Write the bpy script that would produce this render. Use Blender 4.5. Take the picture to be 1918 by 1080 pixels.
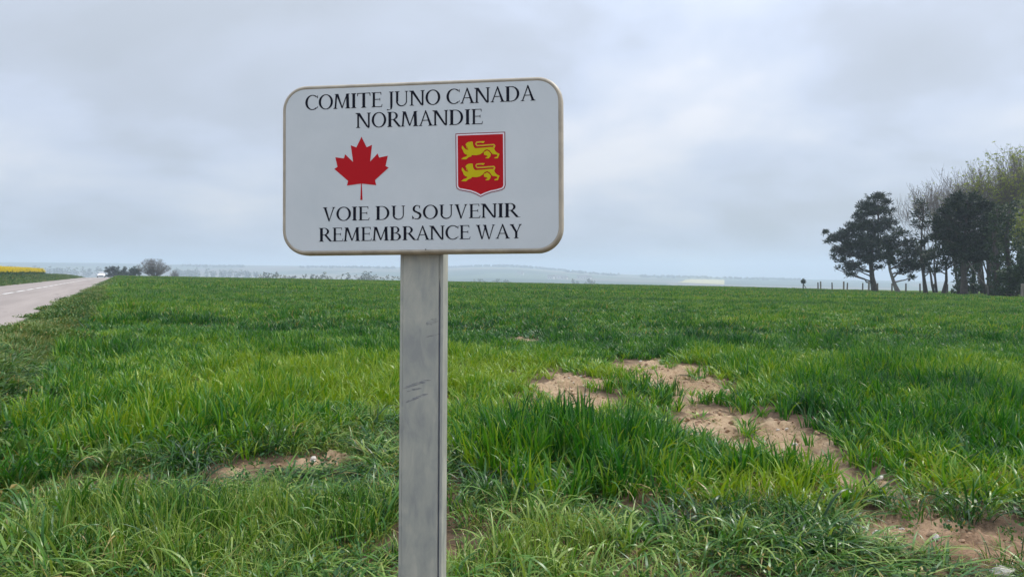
import bpy, math, random
import numpy as np
from mathutils import Vector, Matrix
from mathutils.geometry import tessellate_polygon
R = math.radians
rng = np.random.default_rng(7)
random.seed(11)
sc = bpy.context.scene
for o in list(bpy.data.objects):
    bpy.data.objects.remove(o)
col = sc.collection

# ------------------------------------------------------------------ camera
CAMH = 1.6
F = 1400.0                                    # focal length in pixels of the 1918 px wide photograph
PITCH = math.atan(35 / F)
cam = bpy.data.cameras.new('camera')
cam.sensor_width = 36; cam.lens = 36 * F / 1918
cam.clip_start = 0.05; cam.clip_end = 20000
camo = bpy.data.objects.new('camera', cam)
camo.location = (0, 0, CAMH); camo.rotation_euler = (R(90) - PITCH, 0, 0)
col.objects.link(camo); sc.camera = camo

# ------------------------------------------------------------------ view, world, sun
sc.view_settings.view_transform = 'Standard'
sc.view_settings.look = 'None'
sc.view_settings.exposure = 1.0
sc.view_settings.gamma = 1
sc.view_settings.use_curve_mapping = False
SUN_EL, SUN_AZ = R(52), R(62)                 # azimuth measured clockwise from +Y (the view direction)
w = bpy.data.worlds.new('World'); sc.world = w; w.use_nodes = True
nt = w.node_tree; N = nt.nodes; L = nt.links; N.clear()
def nd(nt, t, **k):
    n = nt.nodes.new(t)
    for a, b in k.items(): setattr(n, a, b)
    return n
out = nd(nt, 'ShaderNodeOutputWorld'); bg = nd(nt, 'ShaderNodeBackground')
bg.inputs['Strength'].default_value = 0.1
sky = nd(nt, 'ShaderNodeTexSky', sky_type='NISHITA', sun_disc=False)
sky.sun_elevation = SUN_EL; sky.sun_rotation = SUN_AZ
sky.dust_density = 2.0
tc = nd(nt, 'ShaderNodeTexCoord')
sep = nd(nt, 'ShaderNodeSeparateXYZ'); L.new(tc.outputs['Generated'], sep.inputs[0])
# cloud layer coordinates: direction projected on a flat high layer, softened towards the horizon
def math_(nt, op, a=None, b=None, c=None, clamp=False):
    n = nt.nodes.new('ShaderNodeMath'); n.operation = op; n.use_clamp = clamp
    for i, v in enumerate((a, b, c)):
        if v is None: continue
        if isinstance(v, (int, float)): n.inputs[i].default_value = v
        else: nt.links.new(v, n.inputs[i])
    return n.outputs[0]
zc = math_(nt, 'MAXIMUM', sep.outputs[2], 0.0)
den = math_(nt, 'ADD', zc, 0.34)
cx = math_(nt, 'DIVIDE', sep.outputs[0], den); cy = math_(nt, 'DIVIDE', sep.outputs[1], den)
comb = nd(nt, 'ShaderNodeCombineXYZ'); L.new(cx, comb.inputs[0]); L.new(cy, comb.inputs[1])
def noise_(nt, vec, scale, detail=4, rough=.5, dist=0.0, lac=2.0):
    n = nd(nt, 'ShaderNodeTexNoise'); n.inputs['Scale'].default_value = scale
    n.inputs['Detail'].default_value = detail; n.inputs['Roughness'].default_value = rough
    n.inputs['Distortion'].default_value = dist
    if vec is not None: nt.links.new(vec, n.inputs['Vector'])
    return n.outputs[0]
def ramp_(nt, fac, stops, interp='LINEAR'):
    n = nd(nt, 'ShaderNodeValToRGB'); n.color_ramp.interpolation = interp
    e = n.color_ramp.elements
    while len(e) < len(stops): e.new(0.5)
    for i, (p, c) in enumerate(stops):
        e[i].position = p; e[i].color = (c[0], c[1], c[2], 1) if not isinstance(c, float) else (c, c, c, 1)
    nt.links.new(fac, n.inputs[0]); return n.outputs[0]
def mix_(nt, fac, a, b, mode='MIX'):
    n = nd(nt, 'ShaderNodeMix', data_type='RGBA', blend_type=mode)
    for i, v in ((0, fac), (6, a), (7, b)):
        if isinstance(v, (int, float)): n.inputs[i].default_value = v
        elif isinstance(v, tuple): n.inputs[i].default_value = (v[0], v[1], v[2], 1)
        else: nt.links.new(v, n.inputs[i])
    return n.outputs[2]
mapn = nd(nt, 'ShaderNodeMapping'); L.new(comb.outputs[0], mapn.inputs[0])
mapn.inputs['Location'].default_value = (3.1, 1.7, 0); mapn.inputs['Scale'].default_value = (1.25, 1.35, 1)
n1 = noise_(nt, mapn.outputs[0], 1.0, 5, .5, .3)
n2 = noise_(nt, mapn.outputs[0], 2.6, 4, .5, .3)
nn = math_(nt, 'ADD', math_(nt, 'MULTIPLY', n1, .8), math_(nt, 'MULTIPLY', n2, .2))
cloud = ramp_(nt, nn, [(.34, (2.62, 2.86, 3.25)), (.44, (2.90, 3.18, 3.72)), (.50, (3.3, 3.66, 4.42)), (.56, (3.72, 4.02, 4.65)), (.64, (4.5, 4.6, 4.95))])
grad = math_(nt, 'MULTIPLY_ADD', zc, 1.25, 0.74)          # an overcast sky is brighter overhead
gv = nd(nt, 'ShaderNodeVectorMath', operation='SCALE'); L.new(cloud, gv.inputs[0]); L.new(grad, gv.inputs['Scale'])
fin = mix_(nt, 0.92, sky.outputs[0], gv.outputs[0])
L.new(fin, bg.inputs[0]); L.new(bg.outputs[0], out.inputs[0])

sun = bpy.data.lights.new('sun', 'SUN'); sun.energy = 1.5; sun.angle = R(11); sun.color = (1, .96, .9)
suno = bpy.data.objects.new('sun', sun); col.objects.link(suno)
sd = Vector((math.sin(SUN_AZ) * math.cos(SUN_EL), math.cos(SUN_AZ) * math.cos(SUN_EL), math.sin(SUN_EL)))
suno.rotation_euler = (-sd).to_track_quat('-Z', 'Y').to_euler()
sc.cycles.volume_max_steps = 32
sc.cycles.volume_step_rate = 8
sc.cycles.transparent_max_bounces = 8
sc.cycles.max_bounces = 6
sc.cycles.volume_bounces = 1

# ------------------------------------------------------------------ helpers
def tag(o, label=None, cat=None, group=None, kind=None):
    if label: o['label'] = label
    if cat: o['category'] = cat
    if group: o['group'] = group
    if kind: o['kind'] = kind
    return o
def empty(name, loc=(0, 0, 0), rz=0):
    o = bpy.data.objects.new(name, None); o.location = loc; o.rotation_euler = (0, 0, rz)
    o.empty_display_size = .2; col.objects.link(o); return o
def mesh_np(name, verts, faces, mats, attrs=None, smooth=True, midx=None):
    """verts (n,3); faces (m,3) or (m,4) array, or a list of tuples"""
    me = bpy.data.meshes.new(name)
    if isinstance(faces, np.ndarray):
        verts = np.asarray(verts, dtype=np.float32)
        me.vertices.add(len(verts)); me.vertices.foreach_set('co', verts.ravel())
        k = faces.shape[1]; m = len(faces)
        me.loops.add(m * k); me.loops.foreach_set('vertex_index', faces.astype(np.int32).ravel())
        me.polygons.add(m); me.polygons.foreach_set('loop_start', np.arange(0, m * k, k, dtype=np.int32))
    else:
        me.from_pydata([tuple(v) for v in verts], [], [tuple(f) for f in faces])
    for mt in (mats if isinstance(mats, (list, tuple)) else [mats]): me.materials.append(mt)
    me.polygons.foreach_set('use_smooth', np.full(len(me.polygons), smooth, dtype=bool))
    if midx is not None: me.polygons.foreach_set('material_index', np.asarray(midx, dtype=np.int32))
    if attrs:
        for an, (ty, data) in attrs.items():
            a = me.attributes.new(an, ty, 'POINT')
            a.data.foreach_set('color' if ty == 'FLOAT_COLOR' else 'vector' if ty == 'FLOAT_VECTOR' else 'value', np.asarray(data, dtype=np.float32).ravel())
    me.update(); me.validate()
    return me
def link(name, me, parent=None):
    o = bpy.data.objects.new(name, me); col.objects.link(o)
    if parent is not None: o.parent = parent
    return o
class MB:
    def __init__(s): s.v = []; s.f = []; s.m = []; s.c = []
    def add(s, vs, fs, m=0, c=(0, 0, 0)):
        b = len(s.v); s.v += [tuple(v) for v in vs]; s.f += [tuple(i + b for i in f) for f in fs]; s.m += [m] * len(fs); s.c += [c] * len(vs)
    def box(s, x0, x1, y0, y1, z0, z1, m=0, M=None, bev=0):
        vs = [Vector((x, y, z)) for z in (z0, z1) for x, y in ((x0, y0), (x1, y0), (x1, y1), (x0, y1))]
        if M: vs = [M @ v for v in vs]
        s.add(vs, [(3, 2, 1, 0), (4, 5, 6, 7), (0, 1, 5, 4), (1, 2, 6, 5), (2, 3, 7, 6), (3, 0, 4, 7)], m)
    def tube(s, pts, rad, n=6, m=0, cap=True, c=(0, 0, 0)):
        pts = [Vector(p) for p in pts]; vs = []; ref = Vector((.31, .95, .05)); fs = []
        for i, p in enumerate(pts):
            t = (pts[min(i + 1, len(pts) - 1)] - pts[max(i - 1, 0)])
            t = t.normalized() if t.length > 1e-9 else Vector((0, 0, 1))
            a = t.cross(ref)
            if a.length < .05: a = t.cross(Vector((1, 0, 0)))
            a.normalize(); b = t.cross(a)
            for k in range(n):
                an = 2 * math.pi * k / n
                vs.append(p + (a * math.cos(an) + b * math.sin(an)) * rad[i])
        for i in range(len(pts) - 1):
            for k in range(n):
                fs.append((i * n + k, i * n + (k + 1) % n, (i + 1) * n + (k + 1) % n, (i + 1) * n + k))
        if cap and n > 3:
            fs.append(tuple(range(n))[::-1]); fs.append(tuple((len(pts) - 1) * n + k for k in range(n)))
        s.add(vs, fs, m, c)
    def build(s, name, mats, parent=None, smooth=False, attr=None):
        me = mesh_np(name, s.v, s.f, mats, smooth=smooth, midx=s.m)
        if attr:
            a = me.attributes.new(attr, 'FLOAT_COLOR', 'POINT')
            a.data.foreach_set('color', np.array([(x[0], x[1], x[2], 1) for x in s.c], dtype=np.float32).ravel())
        return link(name, me, parent)
def copy_tree(o, parent=None):
    c = o.copy(); col.objects.link(c)
    if parent is not None: c.parent = parent
    for ch in list(o.children): copy_tree(ch, c)
    return c
def ray(px, py):
    a = (px - 959) / F; b = (540 - py) / F
    return Vector((a, math.cos(PITCH) + b * math.sin(PITCH), -math.sin(PITCH) + b * math.cos(PITCH)))
def at(px, py, Y):                                       # world point seen at a pixel, at forward distance Y
    r = ray(px, py); return Vector((0, 0, CAMH)) + r * (Y / r.y)

# numpy value noise
def _h(ix, iy, seed):
    n = (ix.astype(np.int64) * 374761393 + iy.astype(np.int64) * 668265263 + seed * 1442695041) & 0xffffffff
    n = ((n ^ (n >> 13)) * 1274126177) & 0xffffffff
    n = (n ^ (n >> 16)) & 0xffffffff
    return n.astype(np.float64) / 4294967295.0
def vnoise(x, y, seed=0):
    ix = np.floor(x); iy = np.floor(y); fx = x - ix; fy = y - iy
    fx = fx * fx * (3 - 2 * fx); fy = fy * fy * (3 - 2 * fy)
    a = _h(ix, iy, seed); b = _h(ix + 1, iy, seed); c = _h(ix, iy + 1, seed); d = _h(ix + 1, iy + 1, seed)
    return (a * (1 - fx) + b * fx) * (1 - fy) + (c * (1 - fx) + d * fx) * fy
def fbm(x, y, sc_, seed=0, oct=4):
    r = 0; amp = .5; t = 0
    for i in range(oct):
        r = r + amp * vnoise(x * sc_ + 17.3 * i, y * sc_ - 9.1 * i, seed + i); t += amp; amp *= .5; sc_ *= 2.03
    return r / t
def sstep(a, b, x):
    t = np.clip((x - a) / (b - a), 0, 1); return t * t * (3 - 2 * t)

# ------------------------------------------------------------------ materials
def newmat(name):
    m = bpy.data.materials.new(name); m.use_nodes = True; nt = m.node_tree
    return m, nt, nt.nodes['Principled BSDF']
def simple(name, rgb, rough=.6, metal=0, spec=.5, var=0, vscale=20, bump=0, bscale=80):
    m, nt, b = newmat(name)
    b.inputs['Roughness'].default_value = rough; b.inputs['Metallic'].default_value = metal
    b.inputs['Specular IOR Level'].default_value = spec
    b.inputs['Base Color'].default_value = (*rgb, 1)
    tc = nd(nt, 'ShaderNodeTexCoord').outputs['Object']
    if var:
        n = noise_(nt, tc, vscale, 5, .6)
        nt.links.new(ramp_(nt, n, [(.3, tuple(c * (1 - var) for c in rgb)), (.7, tuple(min(1, c * (1 + var)) for c in rgb))]), b.inputs['Base Color'])
    if bump:
        bp = nd(nt, 'ShaderNodeBump'); bp.inputs['Strength'].default_value = bump; bp.inputs['Distance'].default_value = .01
        nt.links.new(noise_(nt, tc, bscale, 4, .6), bp.inputs['Height']); nt.links.new(bp.outputs[0], b.inputs['Normal'])
    return m

def leafmat(name, stops, dead=(.38, .29, .10), trans=.35, rough=.42, spec=.45, hue_attr=True, pscale=None, gvar=.62, tipyellow=.5):
    """bl attribute: r = position along the blade, g = random per blade, b = 1 for dead blades.  hue = per-plant value"""
    m, nt, b = newmat(name)
    at_ = nd(nt, 'ShaderNodeAttribute', attribute_name='bl'); sp = nd(nt, 'ShaderNodeSeparateColor'); nt.links.new(at_.outputs['Color'], sp.inputs[0])
    if hue_attr:
        h = nd(nt, 'ShaderNodeAttribute', attribute_name='hue', attribute_type='INSTANCER').outputs['Fac']
    else:
        g = nd(nt, 'ShaderNodeNewGeometry'); h = noise_(nt, g.outputs['Position'], pscale or .5, 4, .6)
    f = math_(nt, 'ADD', h, math_(nt, 'MULTIPLY', math_(nt, 'SUBTRACT', sp.outputs[1], .5), gvar))
    f = math_(nt, 'ADD', f, math_(nt, 'MULTIPLY', math_(nt, 'SUBTRACT', sp.outputs[0], .5), .12), clamp=True)
    c = ramp_(nt, f, stops)
    # the odd dead blade and a few scorched tips
    c = mix_(nt, sp.outputs[2], c, dead)
    tip = math_(nt, 'MULTIPLY', math_(nt, 'GREATER_THAN', sp.outputs[0], .86), math_(nt, 'GREATER_THAN', sp.outputs[1], .8))
    c = mix_(nt, math_(nt, 'MULTIPLY', tip, tipyellow), c, (.45, .34, .10))
    nt.links.new(c, b.inputs['Base Color'])
    b.inputs['Roughness'].default_value = rough; b.inputs['Specular IOR Level'].default_value = spec
    tr = nd(nt, 'ShaderNodeBsdfTranslucent'); tcol = mix_(nt, 1.0, c, (1.0, 1.0, .45), 'MULTIPLY'); nt.links.new(tcol, tr.inputs[0])
    mx = nd(nt, 'ShaderNodeMixShader'); mx.inputs[0].default_value = trans
    nt.links.new(b.outputs[0], mx.inputs[1]); nt.links.new(tr.outputs[0], mx.inputs[2])
    nt.links.new(mx.outputs[0], nt.nodes['Material Output'].inputs[0])
    return m
M = {}
M['wheat'] = leafmat('wheat_leaf', [(.0, (.009, .068, .013)), (.35, (.026, .138, .012)), (.65, (.085, .245, .013)), (1.0, (.25, .36, .018))], trans=.36, rough=.38, spec=.38)
M['grass'] = leafmat('verge_grass_leaf', [(.0, (.010, .055, .010)), (.4, (.036, .135, .013)), (.7, (.092, .230, .020)), (1.0, (.27, .37, .075))], trans=.30, rough=.36, spec=.46, gvar=.85)
M['weed'] = leafmat('weed_leaf', [(.0, (.016, .052, .010)), (.4, (.045, .130, .016)), (.7, (.09, .18, .03)), (1.0, (.16, .22, .05))], trans=.25, rough=.5)
M['pine'] = leafmat('pine_needles', [(.0, (.006, .015, .005)), (.5, (.012, .028, .008)), (1.0, (.030, .054, .013))], trans=.12, rough=.55, hue_attr=False, pscale=.7, tipyellow=0)
M['ivy'] = leafmat('ivy_leaves', [(.0, (.014, .030, .012)), (.5, (.028, .058, .018)), (1.0, (.06, .105, .026))], trans=.2, rough=.5, hue_attr=False, pscale=.6, tipyellow=0)
M['bud'] = leafmat('spring_leaves', [(.0, (.18, .23, .03)), (.5, (.28, .34, .04)), (1.0, (.42, .44, .06))], trans=.4, rough=.5, hue_attr=False, pscale=.5, tipyellow=0)
M['brownbud'] = leafmat('brown_buds', [(.0, (.14, .10, .06)), (.5, (.20, .15, .08)), (1.0, (.28, .25, .09))], trans=.2, rough=.6, hue_attr=False, pscale=.5, tipyellow=0)
M['grey_twigs'] = leafmat('grey_twigs', [(.0, (.065, .055, .05)), (.5, (.10, .085, .075)), (1.0, (.14, .12, .10))], trans=.1, rough=.7, hue_attr=False, pscale=.4, tipyellow=0)
M['bark'] = simple('bark', (.075, .062, .052), .9, var=.35, vscale=3, bump=.6, bscale=12)
M['twig'] = simple('twig_bark', (.17, .14, .115), .85, var=.25, vscale=2)
M['palebark'] = simple('pale_bark', (.20, .18, .16), .85, var=.3, vscale=3)
M['wood'] = simple('weathered_post_wood', (.13, .11, .09), .85, var=.35, vscale=6, bump=.4, bscale=40)
M['palewood'] = simple('pale_post_wood', (.22, .19, .155), .85, var=.3, vscale=6, bump=.4, bscale=40)
# ------------------------------------------------------------------ terrain
TH = math.atan2(959 - 231, F)
DX, DY = -math.sin(TH), math.cos(TH)                     # road direction
NX, NY = -math.cos(TH), -math.sin(TH)                    # to the left of it
U_R, U_C, U_L = 2.15, 5.45, 9.5                          # right edge, centre line, left edge of the road
def su(X, Y): return X * DX + Y * DY, X * NX + Y * NY
def road_z(s):
    return 0.5 - 0.0042 * s - 0.00045 * np.maximum(s - 215, 0) ** 2 / (1 + 0.004 * np.maximum(s - 215, 0))
SKX = np.array([-400, 0, 200, 400, 700, 840, 900, 960, 1030, 1150, 1300, 1500, 1918, 2400], float)
SKY_ = np.array([490, 491, 492, 496, 499, 502, 498.5, 499, 505, 513, 518, 523, 528, 530], float)
def field_z(X, Y):
    Yp = np.maximum(Y, 0)
    q = np.where(Yp < 600, 5.6e-5 * Yp ** 2, 5.6e-5 * 360000 + 0.0672 * (Yp - 600) * 0.15)
    return -0.018 * 420 * np.tanh(X / 420) - q
def far_z(X, Y):
    px = 959 + F * X / 3200.0
    y = np.interp(px, SKX, SKY_)
    top = CAMH + (505 - y) / F * 3200
    base = -34 - 10 * np.tanh(X / 900)
    t = sstep(1000, 3200, Y)
    z = base * (1 - t) + (top) * t
    z = z - 0.02 * np.maximum(Y - 3200, 0)
    return z + (fbm(X, Y, 1 / 420., 5, 3) - .5) * 14 * np.clip((Y - 700) / 1500, 0, 1) * (1 - .8 * sstep(2500, 3200, Y))
# bare soil patches: (px, py, half width px, top py, bottom py) of the ground they cover
def groundY(px, py):
    Y = CAMH * F / (py - 505)
    for _ in range(4):
        X = (px - 959) / F * Y
        Y = (CAMH - float(field_z(np.array(X), np.array(Y)))) * F / (py - 505)
    return Y
SOIL = []
for px, py, rx, y0, y1, st in [
        (1100, 732, 90, 690, 772, 1), (1255, 705, 90, 672, 742, 1), (1180, 690, 60, 676, 706, .5), (1340, 790, 105, 752, 838, 1),
        (1440, 790, 75, 770, 822, .9), (1480, 855, 130, 838, 874, .72), (1590, 880, 80, 858, 910, .62),
        (1685, 932, 52, 898, 968, 1), (1790, 1025, 150, 962, 1085, 1), (1905, 1025, 190, 960, 1095, 1), (1700, 1000, 60, 970, 1035, .9), (1660, 985, 60, 965, 1005, .6), (2050, 1005, 150, 960, 1050, 1),
        (545, 868, 95, 852, 888, .95), (270, 892, 40, 880, 904, .8), (215, 590, 24, 585, 595, 1), (285, 586, 40, 582, 590, .7), (160, 606, 22, 598, 616, .6),
        (980, 633, 30, 629, 638, .8), (760, 795, 30, 785, 805, .8), (820, 760, 50, 750, 772, .6), (700, 905, 50, 895, 916, .5),
        (395, 730, 10, 690, 745, .8), (1040, 905, 60, 895, 915, .35), (1000, 750, 60, 735, 765, .6), (650, 990, 60, 975, 1003, .5), (1480, 690, 50, 684, 697, .5),
        (880, 1040, 90, 1028, 1056, .6), (1640, 1010, 90, 995, 1030, .5)]:
    Ya, Yb = groundY(px, y0), groundY(px, y1); Yc = groundY(px, py)
    if Yb > 6.5: Yb -= .07 * Yb * min(1, st + .2)                # the crop in front hides the near edge of a bare patch
    SOIL.append(((px - 959) / F * Yc, (Ya + Yb) / 2, rx * Yc / F * .96, (Ya - Yb) / 2 * 1.0, st))
KEEP = []
for px, py, rx, ry in [(1085, 690, 30, 8), (1120, 702, 32, 10), (1165, 728, 32, 12), (1205, 752, 30, 13), (1238, 785, 22, 14), (1300, 774, 20, 4), (1350, 772, 16, 4), (1400, 815, 16, 7), (1290, 700, 12, 5)]:
    Yc = groundY(px, py); KEEP.append(((px - 959) / F * Yc, Yc, rx * Yc / F, (groundY(px, py - ry) - groundY(px, py + ry)) / 2))
def soil_mask(X, Y):
    nx = X + (fbm(X, Y, 2.1, 31, 5) - .5) * 1.2; ny = Y + (fbm(X, Y, 2.1, 47, 5) - .5) * 1.5
    m = np.zeros_like(X, dtype=float)
    for cx_, cy_, rx, ry, st in SOIL:
        d = np.sqrt(((nx - cx_) / rx) ** 2 + ((ny - cy_) / ry) ** 2)
        m = np.maximum(m, st * (1 - sstep(.7, 1.12, d)))
    for cx_, cy_, rx, ry in KEEP:
        d = np.sqrt(((nx - cx_) / rx) ** 2 + ((ny - cy_) / ry) ** 2); m = m * sstep(.7, 1.5, d)
    return m
def soil_edge(X, Y):
    m = np.zeros_like(X, dtype=float)
    for cx_, cy_, rx, ry, st in SOIL:
        d = np.sqrt(((X - cx_) / (rx + .2)) ** 2 + ((Y - cy_) / (ry + .3)) ** 2); m = np.maximum(m, st * (1 - sstep(.8, 1.35, d)))
    return m
def ground_z(X, Y, detail=True):
    X = np.asarray(X, float); Y = np.asarray(Y, float)
    s, u = su(X, Y)
    z = field_z(X, Y)
    w = sstep(450, 1000, Y)
    z = z * (1 - w) + far_z(X, Y) * w
    # left bank and right verge blend to the road bed
    rz = road_z(s) - 0.05
    onroad = sstep(.9, 1.75, u) * (1 - sstep(U_L + .35, U_L + 3.2, u)) * (1 - sstep(420, 600, s))
    z = z * (1 - onroad) + rz * onroad
    # ploughed lip between verge and crop
    z = z - .07 * np.exp(-((u - .75) / .35) ** 2) * (1 - sstep(60, 120, s))
    if detail:
        near = 1 - sstep(14, 30, np.hypot(X, Y))
        off = 1 - sstep(1.6, 2.0, u) * (1 - sstep(U_L, U_L + .6, u))
        m = soil_mask(X, Y) * near
        z = z + off * (fbm(X, Y, .45, 71, 3) - .5) * .09 * (1 - sstep(60, 120, Y))
        cl = fbm(X * .8, Y * 1.5, 6.5, 91, 4); cl2 = np.abs(fbm(X, Y * 1.2, 15, 95, 2) - .5)
        z = z + off * near * ((cl - .5) * .13 * (.3 + m) - m * .02 + (.1 - cl2) * .14 * m)
    return z
def gz(x, y): return float(ground_z(np.array(x), np.array(y)))

def spacing(a0, a1, fine, lo, hi, g=1.07):
    mid = np.arange(a0, a1 + 1e-6, fine); r = [a1]; st = fine
    while r[-1] < hi: st = min(st * g, 120); r.append(r[-1] + st)
    l = [a0]; st = fine
    while l[-1] > lo: st = min(st * g, 200); l.append(l[-1] - st)
    return np.array(l[:0:-1] + list(mid) + r[1:])
S_ = spacing(2.0, 17.0, .05, -500, 6500)
U_ = spacing(-13.0, 2.4, .05, -5200, 5200)
SS, UU = np.meshgrid(S_, U_, indexing='ij')
GX = SS * DX + UU * NX; GY = SS * DY + UU * NY
GZ = ground_z(GX, GY)
nS, nU = SS.shape
idx = np.arange(nS * nU).reshape(nS, nU)
quads = np.stack([idx[:-1, :-1], idx[:-1, 1:], idx[1:, 1:], idx[1:, :-1]], -1).reshape(-1, 4)
soilA = soil_mask(GX, GY)
vergeA = sstep(.6, 1.1, UU) * (1 - sstep(U_L + 3, U_L + 4.5, UU))
m, nt, b = newmat('ground_soil_and_fields')
pos = nd(nt, 'ShaderNodeNewGeometry').outputs['Position']
sA = nd(nt, 'ShaderNodeAttribute', attribute_name='soil').outputs['Fac']
vA = nd(nt, 'ShaderNodeAttribute', attribute_name='verge').outputs['Fac']
_sx = nd(nt, 'ShaderNodeSeparateXYZ'); nt.links.new(pos, _sx.inputs[0]); nd_y = _sx.outputs[1]
nA = noise_(nt, pos, 1.3, 6, .6); nB = noise_(nt, pos, 14, 5, .7); nC = noise_(nt, pos, 60, 4, .7)
fine = math_(nt, 'ADD', math_(nt, 'MULTIPLY', nA, .45), math_(nt, 'ADD', math_(nt, 'MULTIPLY', nB, .35), math_(nt, 'MULTIPLY', nC, .2)))
dry = ramp_(nt, fine, [(.34, (.13, .078, .042)), (.45, (.28, .19, .108)), (.56, (.44, .32, .20)), (.72, (.56, .43, .29))])
covered_soil = ramp_(nt, fine, [(.35, (.055, .036, .022)), (.55, (.12, .078, .046)), (.75, (.20, .135, .08))])  # darker soil tone wherever the ground is not a bare patch
dmp = math_(nt, 'MULTIPLY_ADD', nd_y, -1 / 1.6, 5.9 / 1.6, clamp=True)
brown = ramp_(nt, fine, [(.36, (.085, .050, .030)), (.47, (.19, .115, .068)), (.58, (.32, .205, .125)), (.72, (.44, .30, .19))])
dry = mix_(nt, dmp, dry, brown)
c = mix_(nt, sA, covered_soil, dry)
litter = ramp_(nt, math_(nt, 'ADD', math_(nt, 'MULTIPLY', nB, .6), math_(nt, 'MULTIPLY', nC, .4)), [(.35, (.035, .045, .018)), (.52, (.075, .085, .03)), (.7, (.17, .14, .07))])
c = mix_(nt, vA, c, litter)
# far fields: strips of crops and pasture beyond the crest
sx = nd(nt, 'ShaderNodeSeparateXYZ'); nt.links.new(pos, sx.inputs[0])
mp = nd(nt, 'ShaderNodeMapping'); nt.links.new(pos, mp.inputs[0]); mp.inputs['Scale'].default_value = (1 / 420., 1 / 300., 0); mp.inputs['Rotation'].default_value = (0, 0, .35)
vo = nd(nt, 'ShaderNodeTexVoronoi'); vo.inputs['Randomness'].default_value = .75; nt.links.new(mp.outputs[0], vo.inputs['Vector']); vo.inputs['Scale'].default_value = 1
sc2 = nd(nt, 'ShaderNodeSeparateColor'); nt.links.new(vo.outputs['Color'], sc2.inputs[0])
fld = ramp_(nt, sc2.outputs[0], [(0, (.055, .085, .045)), (.2, (.085, .12, .06)), (.45, (.05, .08, .045)), (.6, (.16, .14, .10)), (.75, (.10, .13, .07)), (.93, (.22, .19, .13))], 'CONSTANT')
ff = math_(nt, 'MULTIPLY_ADD', sx.outputs[1], 1 / 150., -420 / 150., clamp=True)
nearfield = mix_(nt, math_(nt, 'MULTIPLY_ADD', sx.outputs[1], 1 / 60., -35 / 60., clamp=True), c, ramp_(nt, nA, [(.3, (.022, .07, .018)), (.7, (.045, .12, .028))]))
c = mix_(nt, ff, nearfield, fld)
nt.links.new(c, b.inputs['Base Color'])
b.inputs['Roughness'].default_value = .93; b.inputs['Specular IOR Level'].default_value = .25
bp = nd(nt, 'ShaderNodeBump'); bp.inputs['Strength'].default_value = .8; bp.inputs['Distance'].default_value = .015
nt.links.new(math_(nt, 'ADD', nB, math_(nt, 'MULTIPLY', nC, .6)), bp.inputs['Height']); nt.links.new(bp.outputs[0], b.inputs['Normal'])
me = mesh_np('ground', np.stack([GX, GY, GZ], -1).reshape(-1, 3), quads[:, ::-1], m,
             {'soil': ('FLOAT', soilA.ravel()), 'verge': ('FLOAT', vergeA.ravel())})
ground = tag(link('ground', me), kind='structure')

# ------------------------------------------------------------------ road
m, nt, b = newmat('worn_asphalt')
pos = nd(nt, 'ShaderNodeNewGeometry').outputs['Position']
mp = nd(nt, 'ShaderNodeMapping'); nt.links.new(pos, mp.inputs[0]); mp.inputs['Rotation'].default_value = (0, 0, -TH)
mp2 = nd(nt, 'ShaderNodeMapping'); nt.links.new(mp.outputs[0], mp2.inputs[0]); mp2.inputs['Scale'].default_value = (1.3, .07, 1)
big = noise_(nt, mp2.outputs[0], 1, 4, .6); sm = noise_(nt, pos, 45, 4, .8)
mp3 = nd(nt, 'ShaderNodeMapping'); nt.links.new(mp.outputs[0], mp3.inputs[0]); mp3.inputs['Scale'].default_value = (.5, .15, 1)
pt = noise_(nt, mp3.outputs[0], 1.0, 3, .7, 1.0)
a1 = ramp_(nt, math_(nt, 'ADD', math_(nt, 'MULTIPLY', big, .7), math_(nt, 'MULTIPLY', sm, .3)), [(.3, (.235, .20, .175)), (.5, (.295, .25, .222)), (.7, (.35, .30, .265))])
a2 = mix_(nt, math_(nt, 'MULTIPLY_ADD', pt, 9, -5.6, clamp=True), a1, (.20, .17, .155))
nt.links.new(a2, b.inputs['Base Color']); b.inputs['Roughness'].default_value = .85
s_line = np.concatenate([np.arange(-60, 200, 2.0), np.arange(200, 480, 4.0)])
def road_sheet(name, u0, u1, lift, mat, s=None, n=2, thick=0, jit=0, parent=None):
    s = s_line if s is None else s
    us = np.linspace(u0, u1, n); v = []; f = []
    for i, si in enumerate(s):
        for j, uj in enumerate(us):
            uu = uj + (jit * (vnoise(np.array(si * 1.3), np.array(3.0 * j), 5) - .5) if j in (0, n - 1) else 0)
            v.append((si * DX + uu * NX, si * DY + uu * NY, float(road_z(si)) + lift + .05 * (1 - ((uj - U_C) / 4.0) ** 2) * (1 if thick else 1)))
    k = len(us)
    for i in range(len(s) - 1):
        for j in range(k - 1): f.append((i * k + j, (i + 1) * k + j, (i + 1) * k + j + 1, i * k + j + 1))
    b0 = len(v)
    if thick:
        for i, si in enumerate(s):
            for j in (0, k - 1):
                p = v[i * k + j]; v.append((p[0], p[1], p[2] - thick))
        for i in range(len(s) - 1):
            f.append((i * k, b0 + 2 * i, b0 + 2 * i + 2, (i + 1) * k)); f.append((i * k + k - 1, (i + 1) * k + k - 1, b0 + 2 * i + 3, b0 + 2 * i + 1))
    return link(name, mesh_np(name, v, [q[::-1] for q in f], mat, smooth=False), parent)
road = tag(road_sheet('road', U_R, U_L, 0.0, m, n=9, thick=.12, jit=.25), kind='structure')
paint = simple('worn_white_road_paint', (.74, .72, .68), .6, var=.16, vscale=6)
def dash_s(px):
    a = (px - 959) / F; Y = U_C / (a * NX + NY); return Y * (a * DX + DY)
sd = dash_s(32.4) - 5.0 * 14
k = 0
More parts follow.
